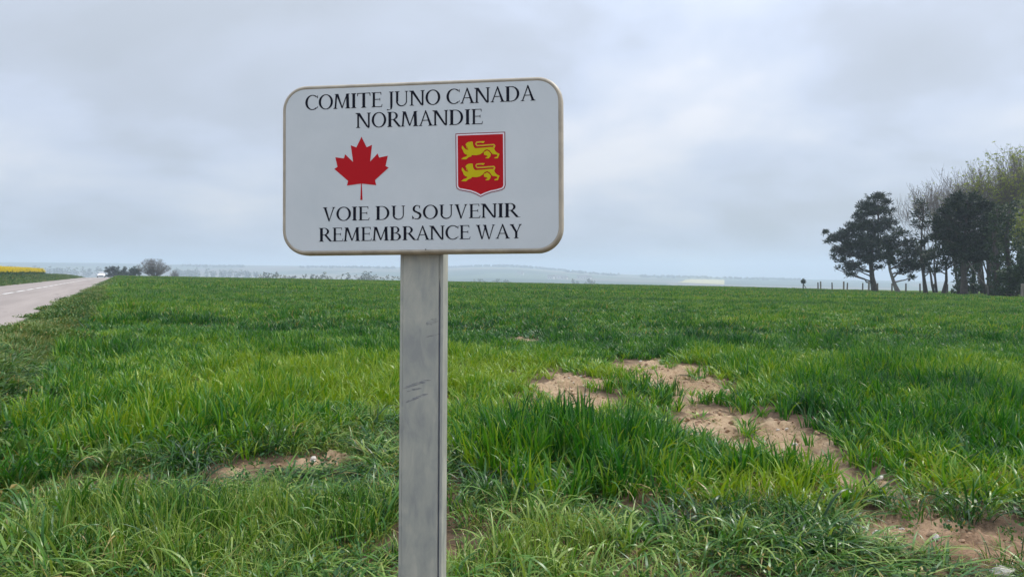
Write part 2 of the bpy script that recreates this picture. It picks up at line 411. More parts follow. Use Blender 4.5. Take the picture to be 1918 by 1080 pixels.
while sd < 235:
    if sd > -40:
        road_sheet('road_marking', U_C - .09, U_C + .09, .005, paint, s=np.linspace(sd, sd + 4.0, 4), n=3, parent=road)
    sd += 5.35
# ------------------------------------------------------------------ rapeseed on the far rise and clay verge handled by crops below

# ------------------------------------------------------------------ plant meshes
src = bpy.data.collections.new('plant_sources')          # not linked to the scene: only instanced
def src_obj(coll, name, me):
    o = bpy.data.objects.new(name, me); coll.objects.link(o); return o
def blades(name, mat, n, rad, h, wdt, lean, droop, segs=4, dead=.03, seed=0, hvar=.35, fold=0.0):
    r = np.random.default_rng(seed)
    V = []; Fc = []; C = []
    for i in range(n):
        a = r.uniform(0, 2 * math.pi); rr = rad * math.sqrt(r.uniform()); x0, y0 = rr * math.cos(a), rr * math.sin(a)
        az = a + r.normal(0, .9); H = h * (1 - hvar * r.uniform()); W = wdt * r.uniform(.7, 1.2)
        ln = abs(r.normal(lean, lean * .5)); dr = droop * r.uniform(.3, 1.7)
        th = ln; p = np.array([x0, y0, -.01]); step = H / segs
        isd = 1.0 if r.uniform() < dead else 0.0; g = r.uniform()
        side = np.array([-math.sin(az), math.cos(az), 0.]); tw = r.normal(0, .7)
        b0 = len(V)
        for k in range(segs + 1):
            t = k / segs
            ww = W * (.65 + .9 * t if t < .4 else 1.01) * (1 - max(0, (t - .4) / .6) ** 1.6)
            d = np.array([math.sin(th) * math.cos(az), math.sin(th) * math.sin(az), math.cos(th)])
            nrm = np.cross(side, d); sv = side * math.cos(tw * t) + nrm * math.sin(tw * t)
            if k == segs: V.append(p.copy()); C.append((t, g, isd))
            else:
                V.append(p - sv * ww / 2); V.append(p + sv * ww / 2); C += [(t, g, isd)] * 2
            p = p + d * step; th += dr * (.25 + t) / segs * 1.6
        for k in range(segs - 1):
            q = b0 + 2 * k; Fc.append((q, q + 1, q + 3)); Fc.append((q, q + 3, q + 2))
        q = b0 + 2 * (segs - 1); Fc.append((q, q + 1, q + 2))
    C = np.array(C); C4 = np.concatenate([C, np.ones((len(C), 1))], 1)
    return mesh_np(name, np.array(V), np.array(Fc), mat, {'bl': ('FLOAT_COLOR', C4)})
def leaves(name, mat, n, rx, h, size, seed=0, up=.5, dead=.04, base=0.0, elong=1.6):
    r = np.random.default_rng(seed); V = []; Fc = []; C = []
    for i in range(n):
        d = r.normal(0, 1, 3); d[2] = abs(d[2]); d /= np.linalg.norm(d); q = r.uniform(.35, 1)
        p = np.array([d[0] * rx * q, d[1] * rx * q, base + d[2] * h * q])
        a = d * .8 + r.normal(0, .6, 3) + np.array([0, 0, up]); a /= np.linalg.norm(a)
        s = np.cross(a, r.normal(0, 1, 3)); s /= np.linalg.norm(s); S = size * r.uniform(.5, 1.3)
        g = r.uniform(); isd = float(r.uniform() < dead); b0 = len(V); nn_ = np.cross(a, s) * S * .12
        V += [p, p + a * S * elong * .45 + s * S * .5 + nn_, p + a * S * elong, p + a * S * elong * .45 - s * S * .5 + nn_]
        C += [(q * .8, g, isd)] * 4; Fc += [(b0, b0 + 1, b0 + 2), (b0, b0 + 2, b0 + 3)]
    C = np.array(C); C4 = np.concatenate([C, np.ones((len(C), 1))], 1)
    return mesh_np(name, np.array(V), np.array(Fc), mat, {'bl': ('FLOAT_COLOR', C4)}, smooth=False)

def scatter(name, sources, X, Y, Z, rot, scl, var, hue, label=None):
    """one stuff object: points with attributes, instanced by geometry nodes"""
    coll = bpy.data.collections.new(name + '_sources')
    for i, me_ in enumerate(sources): src_obj(coll, '%s_source_%02d' % (name, i), me_)
    me = mesh_np(name, np.stack([X, Y, Z], -1), [], sources[0].materials[0] if sources[0].materials else None)
    for an, ty, d in (('rot', 'FLOAT_VECTOR', rot), ('scl', 'FLOAT_VECTOR', scl), ('hue', 'FLOAT', hue)):
        a = me.attributes.new(an, ty, 'POINT'); a.data.foreach_set('vector' if ty == 'FLOAT_VECTOR' else 'value', np.asarray(d, np.float32).ravel())
    a = me.attributes.new('var', 'INT', 'POINT'); a.data.foreach_set('value', np.asarray(var, np.int32))
    o = link(name, me); tag(o, kind='stuff')
    if label: o['label'] = label
    g = bpy.data.node_groups.new(name + '_scatter', 'GeometryNodeTree')
    g.interface.new_socket('Geometry', in_out='INPUT', socket_type='NodeSocketGeometry')
    g.interface.new_socket('Geometry', in_out='OUTPUT', socket_type='NodeSocketGeometry')
    gi = g.nodes.new('NodeGroupInput'); go = g.nodes.new('NodeGroupOutput')
    iop = g.nodes.new('GeometryNodeInstanceOnPoints'); ci = g.nodes.new('GeometryNodeCollectionInfo')
    ci.inputs['Collection'].default_value = coll; ci.inputs['Separate Children'].default_value = True; ci.inputs['Reset Children'].default_value = True
    def na(nm, ty):
        n = g.nodes.new('GeometryNodeInputNamedAttribute'); n.data_type = ty; n.inputs['Name'].default_value = nm; return n.outputs['Attribute']
    g.links.new(gi.outputs[0], iop.inputs['Points']); g.links.new(ci.outputs[0], iop.inputs['Instance'])
    iop.inputs['Pick Instance'].default_value = True
    g.links.new(na('var', 'INT'), iop.inputs['Instance Index'])
    e2r = g.nodes.new('FunctionNodeEulerToRotation'); g.links.new(na('rot', 'FLOAT_VECTOR'), e2r.inputs[0])
    g.links.new(e2r.outputs[0], iop.inputs['Rotation']); g.links.new(na('scl', 'FLOAT_VECTOR'), iop.inputs['Scale'])
    g.links.new(iop.outputs[0], go.inputs[0])
    md = o.modifiers.new('scatter', 'NODES'); md.node_group = g
    return o

def jgrid(x0, x1, y0, y1, step, keep=None):
    xs = np.arange(x0, x1, step); ys = np.arange(y0, y1, step)
    X, Y = np.meshgrid(xs, ys); X = X.ravel(); Y = Y.ravel()
    X = X + rng.uniform(-.5, .5, len(X)) * step; Y = Y + rng.uniform(-.5, .5, len(Y)) * step
    k = np.abs(X) < .80 * Y + 1.5
    return X[k], Y[k]

# wheat boundary at the front (on the ground)
WB = [(-900, 905), (-200, 900), (0, 885), (200, 874), (430, 862), (540, 842), (620, 815), (740, 800), (800, 850), (860, 905), (950, 945), (1100, 965), (1300, 975), (1500, 988), (1600, 985), (1660, 960), (1740, 940), (1918, 962), (2200, 965), (2900, 960)]
WB = [((px - 959) / F * groundY(px, py), groundY(px, py)) for px, py in WB]
WBx = np.array([p[0] for p in WB]); WBy = np.array([p[1] for p in WB])
o_ = np.argsort(WBx); WBx = WBx[o_]; WBy = WBy[o_]
def ell(X, Y, lst, soft=.4, nz=1.2, seed=3):
    nx = X + (fbm(X, Y, .8, seed, 3) - .5) * nz * np.clip(Y / 8, .6, 6); ny = Y + (fbm(X, Y, .8, seed + 9, 3) - .5) * nz * 1.6 * np.clip(Y / 8, .6, 6)
    m = np.zeros_like(X)
    for px, py, rx, y0, y1, st in lst:
        Ya, Yb, Yc = groundY(px, y0), groundY(px, y1), groundY(px, py)
        d = np.sqrt(((nx - (px - 959) / F * Yc) / (rx * Yc / F)) ** 2 + ((ny - (Ya + Yb) / 2) / ((Ya - Yb) / 2)) ** 2)
        e = st * (1 - sstep(soft, 1.4, d)); m = np.where(np.abs(e) > np.abs(m), e, m)
    return m
HUE = [(540, 740, 330, 690, 810, .42), (930, 720, 160, 670, 770, .42), (200, 760, 220, 700, 820, .14), (1500, 960, 300, 900, 1010, .38), (1830, 900, 190, 850, 990, .42),
       (1080, 860, 210, 800, 915, -.34), (1560, 790, 230, 745, 855, -.30), (1800, 770, 260, 690, 840, -.34), (560, 640, 300, 600, 672, -.12), (860, 640, 300, 610, 660, -.16),
       (1250, 640, 260, 620, 672, -.16), (1750, 640, 360, 610, 660, .16), (90, 850, 200, 830, 905, -.14), (1140, 590, 300, 575, 602, -.14), (1600, 600, 400, 580, 612, .10),
       (700, 565, 300, 555, 575, -.12), (1010, 560, 120, 553, 568, -.25), (1720, 735, 300, 700, 760, -.25), (980, 930, 200, 905, 955, .1), (560, 800, 250, 770, 850, -.22)]
HGT = [(1080, 850, 190, 800, 915, .45), (1560, 790, 260, 740, 860, .25), (560, 830, 200, 790, 862, .3), (930, 720, 160, 680, 760, -.1), (1800, 780, 260, 700, 850, .2), (1500, 930, 330, 880, 985, .1),
       (180, 830, 240, 780, 890, .12), (700, 860, 40, 800, 900, -.4), (1760, 900, 120, 870, 960, -.05)]

def wheat_region(X, Y):
    s, u = su(X, Y)
    edge = .85 + (fbm(s, s * 0, .35, 12, 3) - .5) * .8
    lim = np.interp(X, WBx, WBy) + (fbm(X, Y, 1.1, 19, 3) - .5) * 1.9
    return (u < edge) & (Y > lim) & (X < 46.6 + (fbm(Y, Y * 0, .08, 5, 2) - .5) * 2) & (Y < 260)
def wheat_points(x0, x1, y0, y1, step, hscale, wscale, dens=1.0):
    X, Y = jgrid(x0, x1, y0, y1, step)
    k = wheat_region(X, Y); X, Y = X[k], Y[k]
    sm = soil_mask(X, Y) if y0 < 45 else np.zeros_like(X)
    n1 = fbm(X, Y, .55, 61, 4); n2 = fbm(X * .3, Y, .22, 66, 4)
    thin = sstep(.60, .72, fbm(X, Y, .9, 82, 4)) * .5
    se = soil_edge(X, Y) if y0 < 45 else np.zeros_like(X)
    p = (1 - np.clip(sm * 1.25, 0, .97)) * (1 - thin) * (1 - .5 * se)
    # isolated tufts left standing in the bare soil
    p = np.maximum(p, .9 * (vnoise(X * 2.2, Y * 2.2, 99) > .90) * (sm > .3))
    k = rng.uniform(size=len(X)) < p * dens; X, Y, sm, n1, n2, se = X[k], Y[k], sm[k], n1[k], n2[k], se[k]
    lump = fbm(X, Y * .8, 1.5, 171, 3)
    h = .90 + 1.1 * (n1 - .5) + .5 * (n2 - .5) + .9 * (lump - .5)
    el = ell(X, Y, HGT) if y0 < 60 else 0
    h = h + (.9 - h) * .45 * sstep(18, 45, Y); h = np.clip(h, .45, 1.5) * (1 + el) * (1 - .42 * np.clip(sm * 1.6, 0, 1)) * (1 - .33 * se) * rng.uniform(.68, 1.18, len(X))
    hue = .48 + (n2 - .5) * .9 + (fbm(X, Y, 1.2, 15, 3) - .5) * .7 - (lump - .5) * .5 + ell(X, Y, HUE, soft=.15, nz=2.2, seed=23) * .78 + rng.normal(0, .11, len(X))
    # little haze of band structure far away: crop growing in long swathes
    hue = hue * 1.0 + sstep(14, 40, Y) * (.50 + .09 - hue) * .45 + (fbm(X * .25, Y, .12, 133, 4) - .5) * .5 * sstep(18, 45, Y)
    Z = ground_z(X, Y)
    rot = np.stack([rng.normal(0, .07, len(X)), rng.normal(0, .07, len(X)), rng.uniform(0, 6.28, len(X))], -1)
    wv = rng.uniform(.8, 1.25, len(X)) * wscale
    scl = np.stack([wv, wv, h * hscale], -1)
    return X, Y, Z, rot, scl, np.clip(hue, .02, 1)
wheat_t = [blades('wheat_tuft', M['wheat'], 14, .060, .37, .0165, .20, .95, 5, dead=.012, seed=100 + i, hvar=.5) for i in range(8)]
wheat_m = [blades('wheat_clump', M['wheat'], 20, .12, .36, .026, .26, .9, 4, dead=.03, seed=200 + i, hvar=.5) for i in range(5)]
wheat_f = [blades('wheat_patch', M['wheat'], 64, .42, .35, .06, .3, .8, 3, dead=.02, seed=300 + i, hvar=.5) for i in range(5)]
W1 = wheat_points(-16, 16, 3.8, 17, .108, 1.0, 1.0)
W2 = wheat_points(-45, 45, 17, 48, .16, 1.0, 1.0)
W3 = wheat_points(-170, 60, 48, 215, .52, 1.0, 1.0)
wheat_d = [blades('yellowing_wheat', M['wheat'], 9, .05, .27, .011, .38, 1.3, 5, dead=.5, seed=350 + i, hvar=.5) for i in range(2)]
v1 = np.where(rng.uniform(size=len(W1[0])) < .02 + .22 * sstep(.6, .95, W1[5]) * (W1[0] > .8) * (W1[1] < 8), 18 + rng.integers(0, 2, len(W1[0])), rng.integers(0, 8, len(W1[0])))
wv_ = np.concatenate([v1, rng.integers(8, 13, len(W2[0])), rng.integers(13, 18, len(W3[0]))])
A = [np.concatenate(q) for q in zip(W1, W2, W3)]
scatter('wheat_crop', wheat_t + wheat_m + wheat_f + wheat_d, A[0], A[1], A[2], A[3], A[4], wv_, A[5], 'young green wheat covering the field up to its crest')
print('wheat', len(W1[0]), len(W2[0]), len(W3[0]))

# ------------------------------------------------------------------ verge grass in front, and beside the road
grass_t = [blades('grass_tuft', M['grass'], 24, .06, .27, .0062, .5, 1.7, 6, dead=.06, seed=400 + i, hvar=.5) for i in range(5)] \
        + [blades('grass_tuft_wide', M['grass'], 12, .05, .38, .0125, .55, 1.9, 7, dead=.06, seed=420 + i) for i in range(3)] \
        + [blades('grass_mat', M['grass'], 34, .10, .13, .0045, .9, 1.3, 4, dead=.16, seed=440 + i, hvar=.6) for i in range(3)] \
        + [blades('grass_upright', M['grass'], 26, .08, .25, .0068, .22, .7, 4, dead=.05, seed=460 + i) for i in range(2)] \
        + [blades('straw', M['grass'], 4, .08, .26, .0038, .9, .8, 5, dead=1.0, seed=480 + i) for i in range(2)]
X, Y = jgrid(-9, 9, 2.2, 11, .077)
s, u = su(X, Y); lim = np.interp(X, WBx, WBy) + (fbm(X, Y, 1.1, 19, 3) - .5) * 1.9
k = ((Y < lim + .35) | (u > .7)) & (u < 2.2 + (vnoise(s * 2, s * 0, 4) - .5) * .3)
X, Y, s, u, lim = X[k], Y[k], s[k], u[k], lim[k]
sm = soil_mask(X, Y)
k = rng.uniform(size=len(X)) < np.clip(1.0 - sm * 1.15, .02, 1) * (1 - .85 * sstep(.52, .62, fbm(X, Y, 1.8, 83, 4))); X, Y, s, u, sm, lim = X[k], Y[k], s[k], u[k], sm[k], lim[k]
kind = fbm(X, Y, 1.3, 55, 3)
UPR = ell(X, Y, [(500, 1000, 330, 960, 1075, 1), (150, 1010, 200, 950, 1090, 1), (1000, 1050, 200, 1030, 1100, .6)])
MATT = ell(X, Y, [(90, 925, 200, 895, 955, 1), (300, 900, 120, 885, 915, .6)])
WID = ell(X, Y, [(1520, 1060, 200, 1035, 1090, .9), (380, 900, 110, 870, 925, .9), (650, 920, 120, 880, 960, .7), (1000, 900, 180, 870, 950, .5)])
r = rng.uniform(size=len(X)); var = rng.integers(0, 5, len(X))
var = np.where(r < .22, rng.integers(5, 8, len(X)), var)
var = np.where((r > .70) | (MATT > r), rng.integers(8, 11, len(X)), var)
var = np.where(UPR * .5 > rng.uniform(size=len(X)), 11 + rng.integers(0, 2, len(X)), var)
var = np.where(WID * .8 > rng.uniform(size=len(X)), rng.integers(5, 8, len(X)), var)
var = np.where(rng.uniform(size=len(X)) < .03, 13 + rng.integers(0, 2, len(X)), var)
h = (.95 + 2.0 * (fbm(X, Y, 1.5, 77, 3) - .5)) * rng.uniform(.65, 1.2, len(X))
h = h * (1 + ell(X, Y, [(1850, 1130, 300, 1035, 1290, -.9), (1680, 1010, 130, 985, 1040, -.4), (560, 905, 160, 880, 950, -.55), (820, 905, 120, 880, 940, -.2)]))
hue = .52 + (kind - .5) * 1.2 + (fbm(X, Y, 3.0, 58, 3) - .5) * .6 + rng.normal(0, .16, len(X)) + .14 * MATT + .05 * UPR - .12 * WID
hue = hue + ell(X, Y, [(1250, 1050, 420, 1000, 1090, .26), (650, 930, 160, 880, 990, -.15), (1000, 960, 180, 930, 1010, -.05)])
wv = rng.uniform(.85, 1.25, len(X))
scatter('verge_grass', grass_t, X, Y, ground_z(X, Y), np.stack([rng.normal(0, .12, len(X)), rng.normal(0, .12, len(X)), rng.uniform(0, 6.28, len(X))], -1),
        np.stack([wv, wv, h], -1), var, np.clip(hue, .03, 1), 'mixed wild grass of the verge in the foreground')
print('verge', len(X))
# grass filling under the wheat edge and sparse stubble over soil
weed_m = [leaves('weed_clump', M['weed'], 60, .20, .16, .038, 500 + i, .5, .05) for i in range(3)] + [leaves('weed_clump_tall', M['weed'], 80, .26, .28, .042, 510 + i, .6, .07) for i in range(3)] \
       + [blades('verge_tuft', M['weed'], 34, .14, .26, .012, .4, 1.0, 4, dead=.08, seed=520 + i) for i in range(3)] + [leaves('dry_weed', M['weed'], 40, .22, .14, .035, 530 + i, .2, .5) for i in range(2)]
def strip_points(u0, u1, s0, s1, step):
    U1, S1 = np.meshgrid(np.arange(u0, u1, step), np.arange(s0, s1, step)); U1 = U1.ravel() + rng.uniform(-.5, .5, U1.size) * step; S1 = S1.ravel() + rng.uniform(-.5, .5, S1.size) * step
    X = S1 * DX + U1 * NX; Y = S1 * DY + U1 * NY; k = (Y > 2.5) & (np.abs(X) < .85 * Y + 2)
    return X[k], Y[k], S1[k], U1[k]
def weeds(u0, u1, s0, s1, step, wsc, hsc, hue0, edge_noise=.35):
    X, Y, s, u = strip_points(u0, u1, s0, s1, step)
    k = (u > u0 + edge_noise * vnoise(s * .9, s * 0, 8)) & (u < u1 - edge_noise * vnoise(s * 1.4, s * 0 + 5, 9)) & (soil_mask(X, Y) < .5)
    X, Y, s, u = X[k], Y[k], s[k], u[k]
    n = fbm(X, Y, .7, 141, 4); var = np.where(n > .58, rng.integers(3, 6, len(X)), np.where(n > .50, rng.integers(0, 3, len(X)), rng.integers(6, 9, len(X))))
    var = np.where(rng.uniform(size=len(X)) < .10, rng.integers(9, 11, len(X)), var)
    hue = hue0 + (fbm(X, Y, 1.1, 151, 3) - .5) * 1.3 + rng.normal(0, .1, len(X)); wv = rng.uniform(.8, 1.3, len(X)) * wsc
    h = (.5 + .9 * n) * rng.uniform(.8, 1.2, len(X)) * hsc * np.where(u1 < 3, 1 - .45 * sstep(1.3, 2.1, u), 1)
    return X, Y, ground_z(X, Y), np.stack([rng.normal(0, .1, len(X)), rng.normal(0, .1, len(X)), rng.uniform(0, 6.28, len(X))], -1), np.stack([wv, wv, h], -1), var, np.clip(hue, .02, 1)
A = weeds(.45, 2.35, 5, 60, .15, 1, .85, .60); B = weeds(.45, 2.4, 60, 235, .32, 1.5, .9, .62)
A = [np.concatenate([a, b_]) for a, b_ in zip(A, B)]
scatter('verge_weeds', weed_m, *A, label='low weeds and brambles on the bank between field and road'); print('weeds', len(A[0]))
A = weeds(U_L - .1, U_L + 4.4, 20, 80, .3, 1.5, 1.5, .52); B = weeds(U_L - .1, U_L + 4.6, 80, 240, .42, 1.9, 1.5, .52)
A = [np.concatenate([a, b_]) for a, b_ in zip(A, B)]
scatter('bank_grass', weed_m, *A, label='rough green bank along the far side of the road'); print('bank', len(A[0]))
# green crop beyond the rape, left of the road
X, Y, s, u = strip_points(U_L + 4, 90, 120, 260, .8); k = s > 158; X, Y = X[k], Y[k]
scatter('young_crop', wheat_f, X, Y, ground_z(X, Y), np.stack([X * 0, X * 0, rng.uniform(0, 6.28, len(X))], -1), np.stack([X * 0 + 1.2] * 3, -1), rng.integers(0, 5, len(X)), np.clip(.25 + rng.normal(0, .05, len(X)), 0, 1), 'dark green crop left of the road beyond the rapeseed')
# short grass around the pines
X, Y = jgrid(44, 110, 55, 190, .55); k = X > 46.2; X, Y = X[k], Y[k]
scatter('meadow_grass', wheat_f, X, Y, ground_z(X, Y), np.stack([X * 0, X * 0, rng.uniform(0, 6.28, len(X))], -1), np.stack([X * 0 + 1.2, X * 0 + 1.2, rng.uniform(.25, .5, len(X))], -1), rng.integers(0, 5, len(X)), np.clip(.62 + (fbm(X, Y, .3, 3, 3) - .5) * .5 + rng.normal(0, .06, len(X)), 0, 1), 'short paler grass under the trees beyond the wheat')

# rapeseed
M['rapeleaf'] = leafmat('rape_leaf', [(.0, (.03, .075, .03)), (.5, (.05, .12, .04)), (1.0, (.09, .18, .05))], trans=.25, hue_attr=False)
M['rapeflower'] = leafmat('rape_flower', [(.0, (.62, .46, .01)), (.5, (.74, .57, .01)), (1.0, (.82, .66, .02))], trans=.3, hue_attr=False, tipyellow=0, dead=(.6, .55, .05))
def rape_mesh(i, flowers=True):
    a = leaves('rape', M['rapeleaf'], 60, .42, .95, .13, 600 + i, .4, 0)
    bq = leaves('rape', M['rapeflower'], 190, .42, .62, .055, 620 + i, .2, 0, base=.72, elong=1.1)
    va = np.array([v.co for v in a.vertices]); vb = np.array([v.co for v in bq.vertices])
    V = np.concatenate([va, vb]); na_ = len(a.polygons); nb_ = len(bq.polygons)
    fa = np.array([p.vertices[:] for p in a.polygons]); fb = np.array([p.vertices[:] for p in bq.polygons]) + len(va)
    C = np.random.default_rng(i).uniform(0, 1, (len(V), 4)); C[:, 2] = 0
    return mesh_np('rape_plant', V, np.concatenate([fa, fb]), [M['rapeleaf'], M['rapeflower']], {'bl': ('FLOAT_COLOR', C)}, smooth=False, midx=[0] * na_ + [1] * nb_)
rp = [rape_mesh(i) for i in range(4)]
X, Y, s, u = strip_points(12.8, 22, 26, 158, .36); X2, Y2, s2, u2 = strip_points(22, 95, 26, 157, .7)
X = np.concatenate([X, X2]); Y = np.concatenate([Y, Y2])
sc_ = rng.uniform(.86, 1.08, len(X))
scatter('rapeseed_crop', rp, X, Y, ground_z(X, Y), np.stack([X * 0, X * 0, rng.uniform(0, 6.28, len(X))], -1), np.stack([sc_ * 1.1, sc_ * 1.1, sc_], -1), rng.integers(0, 4, len(X)), X * 0 + .5, 'field of rapeseed in bright yellow flower left of the road')
print('rape', len(X))

# broadleaved weeds low among the verge grass
M['broad'] = leafmat('broad_weed_leaf', [(.0, (.02, .07, .02)), (.5, (.05, .14, .035)), (1.0, (.12, .22, .05))], trans=.25, rough=.5, spec=.35)
bl_ = [leaves('small_weed', M['broad'], 40, .08, .10, .016, 710 + i, .3, .05) for i in range(6)]
X, Y = jgrid(-9, 9, 2.4, 9, .21); s, u = su(X, Y); lim = np.interp(X, WBx, WBy)
k = (Y < lim + .2) & (u < 2) & (vnoise(X * 1.2, Y * 1.2, 321) + rng.uniform(-.25, .25, len(X)) > .55); X, Y = X[k], Y[k]; q = rng.uniform(.7, 1.5, len(X))
scatter('broadleaved_weeds', bl_, X, Y, ground_z(X, Y) + .02, np.stack([rng.normal(0, .2, len(X)), rng.normal(0, .2, len(X)), rng.uniform(0, 6.28, len(X))], -1), np.stack([q, q, q], -1), rng.integers(0, 6, len(X)), np.clip(rng.normal(.5, .2, len(X)), 0, 1), 'broad leaved weeds low among the verge grass')
# clods and small flints lying on the bare soil
M['clod'] = simple('dry_clod', (.34, .22, .135), .95, var=.3, vscale=30)
M['flint'] = simple('pale_flint', (.55, .50, .43), .6, var=.25, vscale=20)
def rock(name, mat, seed, n=9):
    r = np.random.default_rng(seed); V = []
    import bmesh
    bm = bmesh.new(); bmesh.ops.create_icosphere(bm, subdivisions=2, radius=1)
    for v in bm.verts:
        p = v.co; f_ = 1 + .35 * (vnoise(np.array(p.x * 1.6 + seed), np.array(p.y * 1.6 + p.z * 2.1), seed) - .5) * 2
        v.co = p * float(f_); v.co.z *= .62; v.co.x *= 1.2
    me = bpy.data.meshes.new(name); bm.to_mesh(me); bm.free(); me.materials.append(mat)
    return me
rocks = [rock('clod', M['clod'], i) for i in range(4)] + [rock('flint', M['flint'], 10 + i) for i in range(2)]
X, Y = jgrid(-8, 12, 3, 18, .075); k = soil_mask(X, Y) > rng.uniform(.2, 1.5, len(X)) + .5 * (vnoise(X * 2, Y * 2, 8) - .4); X, Y = X[k], Y[k]
sz = .006 + .028 * rng.uniform(size=len(X)) ** 3
scatter('soil_clods', rocks, X, Y, ground_z(X, Y) + sz * .2, rng.uniform(0, 6.28, (len(X), 3)) * np.array([.1, .1, 1]), np.stack([sz] * 3, -1), np.where(rng.uniform(size=len(X)) < .92, rng.integers(0, 4, len(X)), rng.integers(4, 6, len(X))), X * 0, 'crumbs of dry earth and flint on the bare soil')
# a few dead blades lying on soil
k = rng.uniform(size=len(X)) < .25; X, Y = X[k] + .05, Y[k] + .03
scatter('plant_litter', grass_t[8:11] + grass_t[13:15], X, Y, ground_z(X, Y), np.stack([rng.normal(0, .5, len(X)), rng.normal(0, .5, len(X)), rng.uniform(0, 6.28, len(X))], -1), np.stack([rng.uniform(.3, .7, len(X))] * 3, -1), rng.integers(0, 5, len(X)), np.clip(rng.normal(.6, .2, len(X)), 0, 1), 'thin sprigs and straw on the bare soil')
# the flint lying at the lower right corner
# ------------------------------------------------------------------ the sign
SD = 1.45
PC = at(791, 312, SD)
YAW = R(-7.1); LEAN = R(-2.2)
Rs = Matrix.Rotation(YAW, 3, 'Z') @ Matrix.Rotation(LEAN, 3, 'X')
Rp = Rs @ Matrix.Rotation(R(-.43), 3, 'Y')
def plane_hit(px, py, rot, y=0.0):
    """coordinates on the (leaning) sign plane of the point seen at a pixel"""
    n = rot @ Vector((0, 1, 0)); o = PC + n * y; r = ray(px, py); c = Vector((0, 0, CAMH))
    t = (o - c).dot(n) / r.dot(n); p = c + r * t - PC
    q = rot.transposed() @ p; return q.x, q.z
def pp(px, py): return plane_hit(px, py, Rp)
axis_base = PC + Rs @ Vector((0, .03, 0))
upv = Rs @ Vector((0, 0, 1))
tt = (axis_base.z - gz(axis_base.x, axis_base.y)) / upv.z
base = axis_base - upv * tt
sign = empty('road_sign', base, 0); sign.rotation_mode = 'XYZ'
sign.rotation_euler = Rs.to_euler('XYZ')
tag(sign, 'white remembrance way sign with red maple leaf and lion shield on a grey post', 'sign')
def to_root(rot, origin): return (Matrix.Translation(base) @ Rs.to_4x4()).inverted() @ (Matrix.Translation(origin) @ rot.to_4x4())
MP = to_root(Rp, PC)
xl = pp(527.5, 330)[0]; xr = pp(1054.5, 310)[0]; zt = pp(795, 151)[1]; zb = pp(795, 475.5)[1]
W2 = (xr - xl) / 2; H2 = (zt - zb) / 2; ox = (xr + xl) / 2; oz = (zt + zb) / 2
print('panel', W2 * 2, H2 * 2, ox, oz)
def rrect(hw, hh, r, n=12):
    pts = []
    for cx_, cz_, a0 in ((hw - r, hh - r, 0), (-hw + r, hh - r, 90), (-hw + r, -hh + r, 180), (hw - r, -hh + r, 270)):
        for k in range(n + 1):
            a = R(a0 + 90 * k / n); pts.append((cx_ + r * math.cos(a), cz_ + r * math.sin(a)))
    return pts
CR = .049
m_face, nt, b = newmat('white_sign_sheeting')
tco = nd(nt, 'ShaderNodeTexCoord').outputs['Object']
n1_ = noise_(nt, tco, 9, 5, .6, .4); n2_ = noise_(nt, tco, 160, 3, .7)
base_c = ramp_(nt, n1_, [(.25, (.60, .645, .645)), (.75, (.68, .715, .71))])
spk = math_(nt, 'GREATER_THAN', n2_, .745)
nt.links.new(mix_(nt, math_(nt, 'MULTIPLY', spk, .35), base_c, (.35, .35, .33)), b.inputs['Base Color'])
b.inputs['Roughness'].default_value = .38; b.inputs['Specular IOR Level'].default_value = .5
m_rim = simple('beige_enamel_edge', (.42, .37, .28), .5, var=.22, vscale=25)
prof = [(.0085, .0006), (.0075, -.0004), (.006, -.0010), (.004, -.0004), (.002, .0016), (.0006, .0045), (.0, .008), (.0, .024), (.003, .0255), (.006, .0255)]
v = []; f = []; K = 0
for ins, y in prof:
    ring = rrect(W2 - ins, H2 - ins, CR - ins); K = len(ring); v += [(ox + x, y, oz + z) for x, z in ring]
for i in range(len(prof) - 1):
    for k in range(K): f.append((i * K + k, i * K + (k + 1) % K, (i + 1) * K + (k + 1) % K, (i + 1) * K + k))
ring = rrect(W2 - .0084, H2 - .0084, CR - .0084)
panel = link('sign_panel', mesh_np('sign_panel', [(ox + x, 0, oz + z) for x, z in ring] + [(ox + x, .0245, oz + z) for x, z in ring], [tuple(range(K)), tuple(K + i for i in range(K))[::-1]], m_face, smooth=False), sign)
panel.matrix_local = MP
rim = link('rim', mesh_np('rim', v, f, m_rim), panel)
# screw on the lower rim
sc_m = MB(); sx_, sz_ = pp(797.5, 467)
sc_m.tube([(sx_, -.0010, sz_), (sx_, .003, sz_)], [.0011, .0011], 10); sc_m.build('screw', simple('dark_screw', (.05, .05, .05), .5), panel)

# lettering ----------------------------------------------------------
def ring_arc(cx, cy, rx, ry, irx, iry, a0, a1, isx=0, isy=0, n=22):
    P = []
    for k in range(n):
        A0 = R(a0 + (a1 - a0) * k / n); A1 = R(a0 + (a1 - a0) * (k + 1) / n)
        P.append([(cx + rx * math.cos(A0), cy + ry * math.sin(A0)), (cx + rx * math.cos(A1), cy + ry * math.sin(A1)),
                  (cx + isx + irx * math.cos(A1), cy + isy + iry * math.sin(A1)), (cx + isx + irx * math.cos(A0), cy + isy + iry * math.sin(A0))])
    return P
def bar(x0, y0, x1, y1, w): return [[(x0 - w / 2, y0), (x0 + w / 2, y0), (x1 + w / 2, y1), (x1 - w / 2, y1)]]
def ser(x, y, w, l=.085, r=None):
    """bracketed slab serif at baseline (y=0) or cap line (y=1) below a stem of width w"""
    r = l if r is None else r; s = 1 if y == 0 else -1; l *= .85; r *= .85
    return [[(x - w / 2 - l, y), (x + w / 2 + r, y), (x + w / 2 + r, y + s * .030), (x - w / 2 - l, y + s * .030)],
            [(x - w / 2 - l * .55, y + s * .030), (x + w / 2 + r * .55, y + s * .030), (x + w / 2, y + s * .075), (x - w / 2, y + s * .075)]]
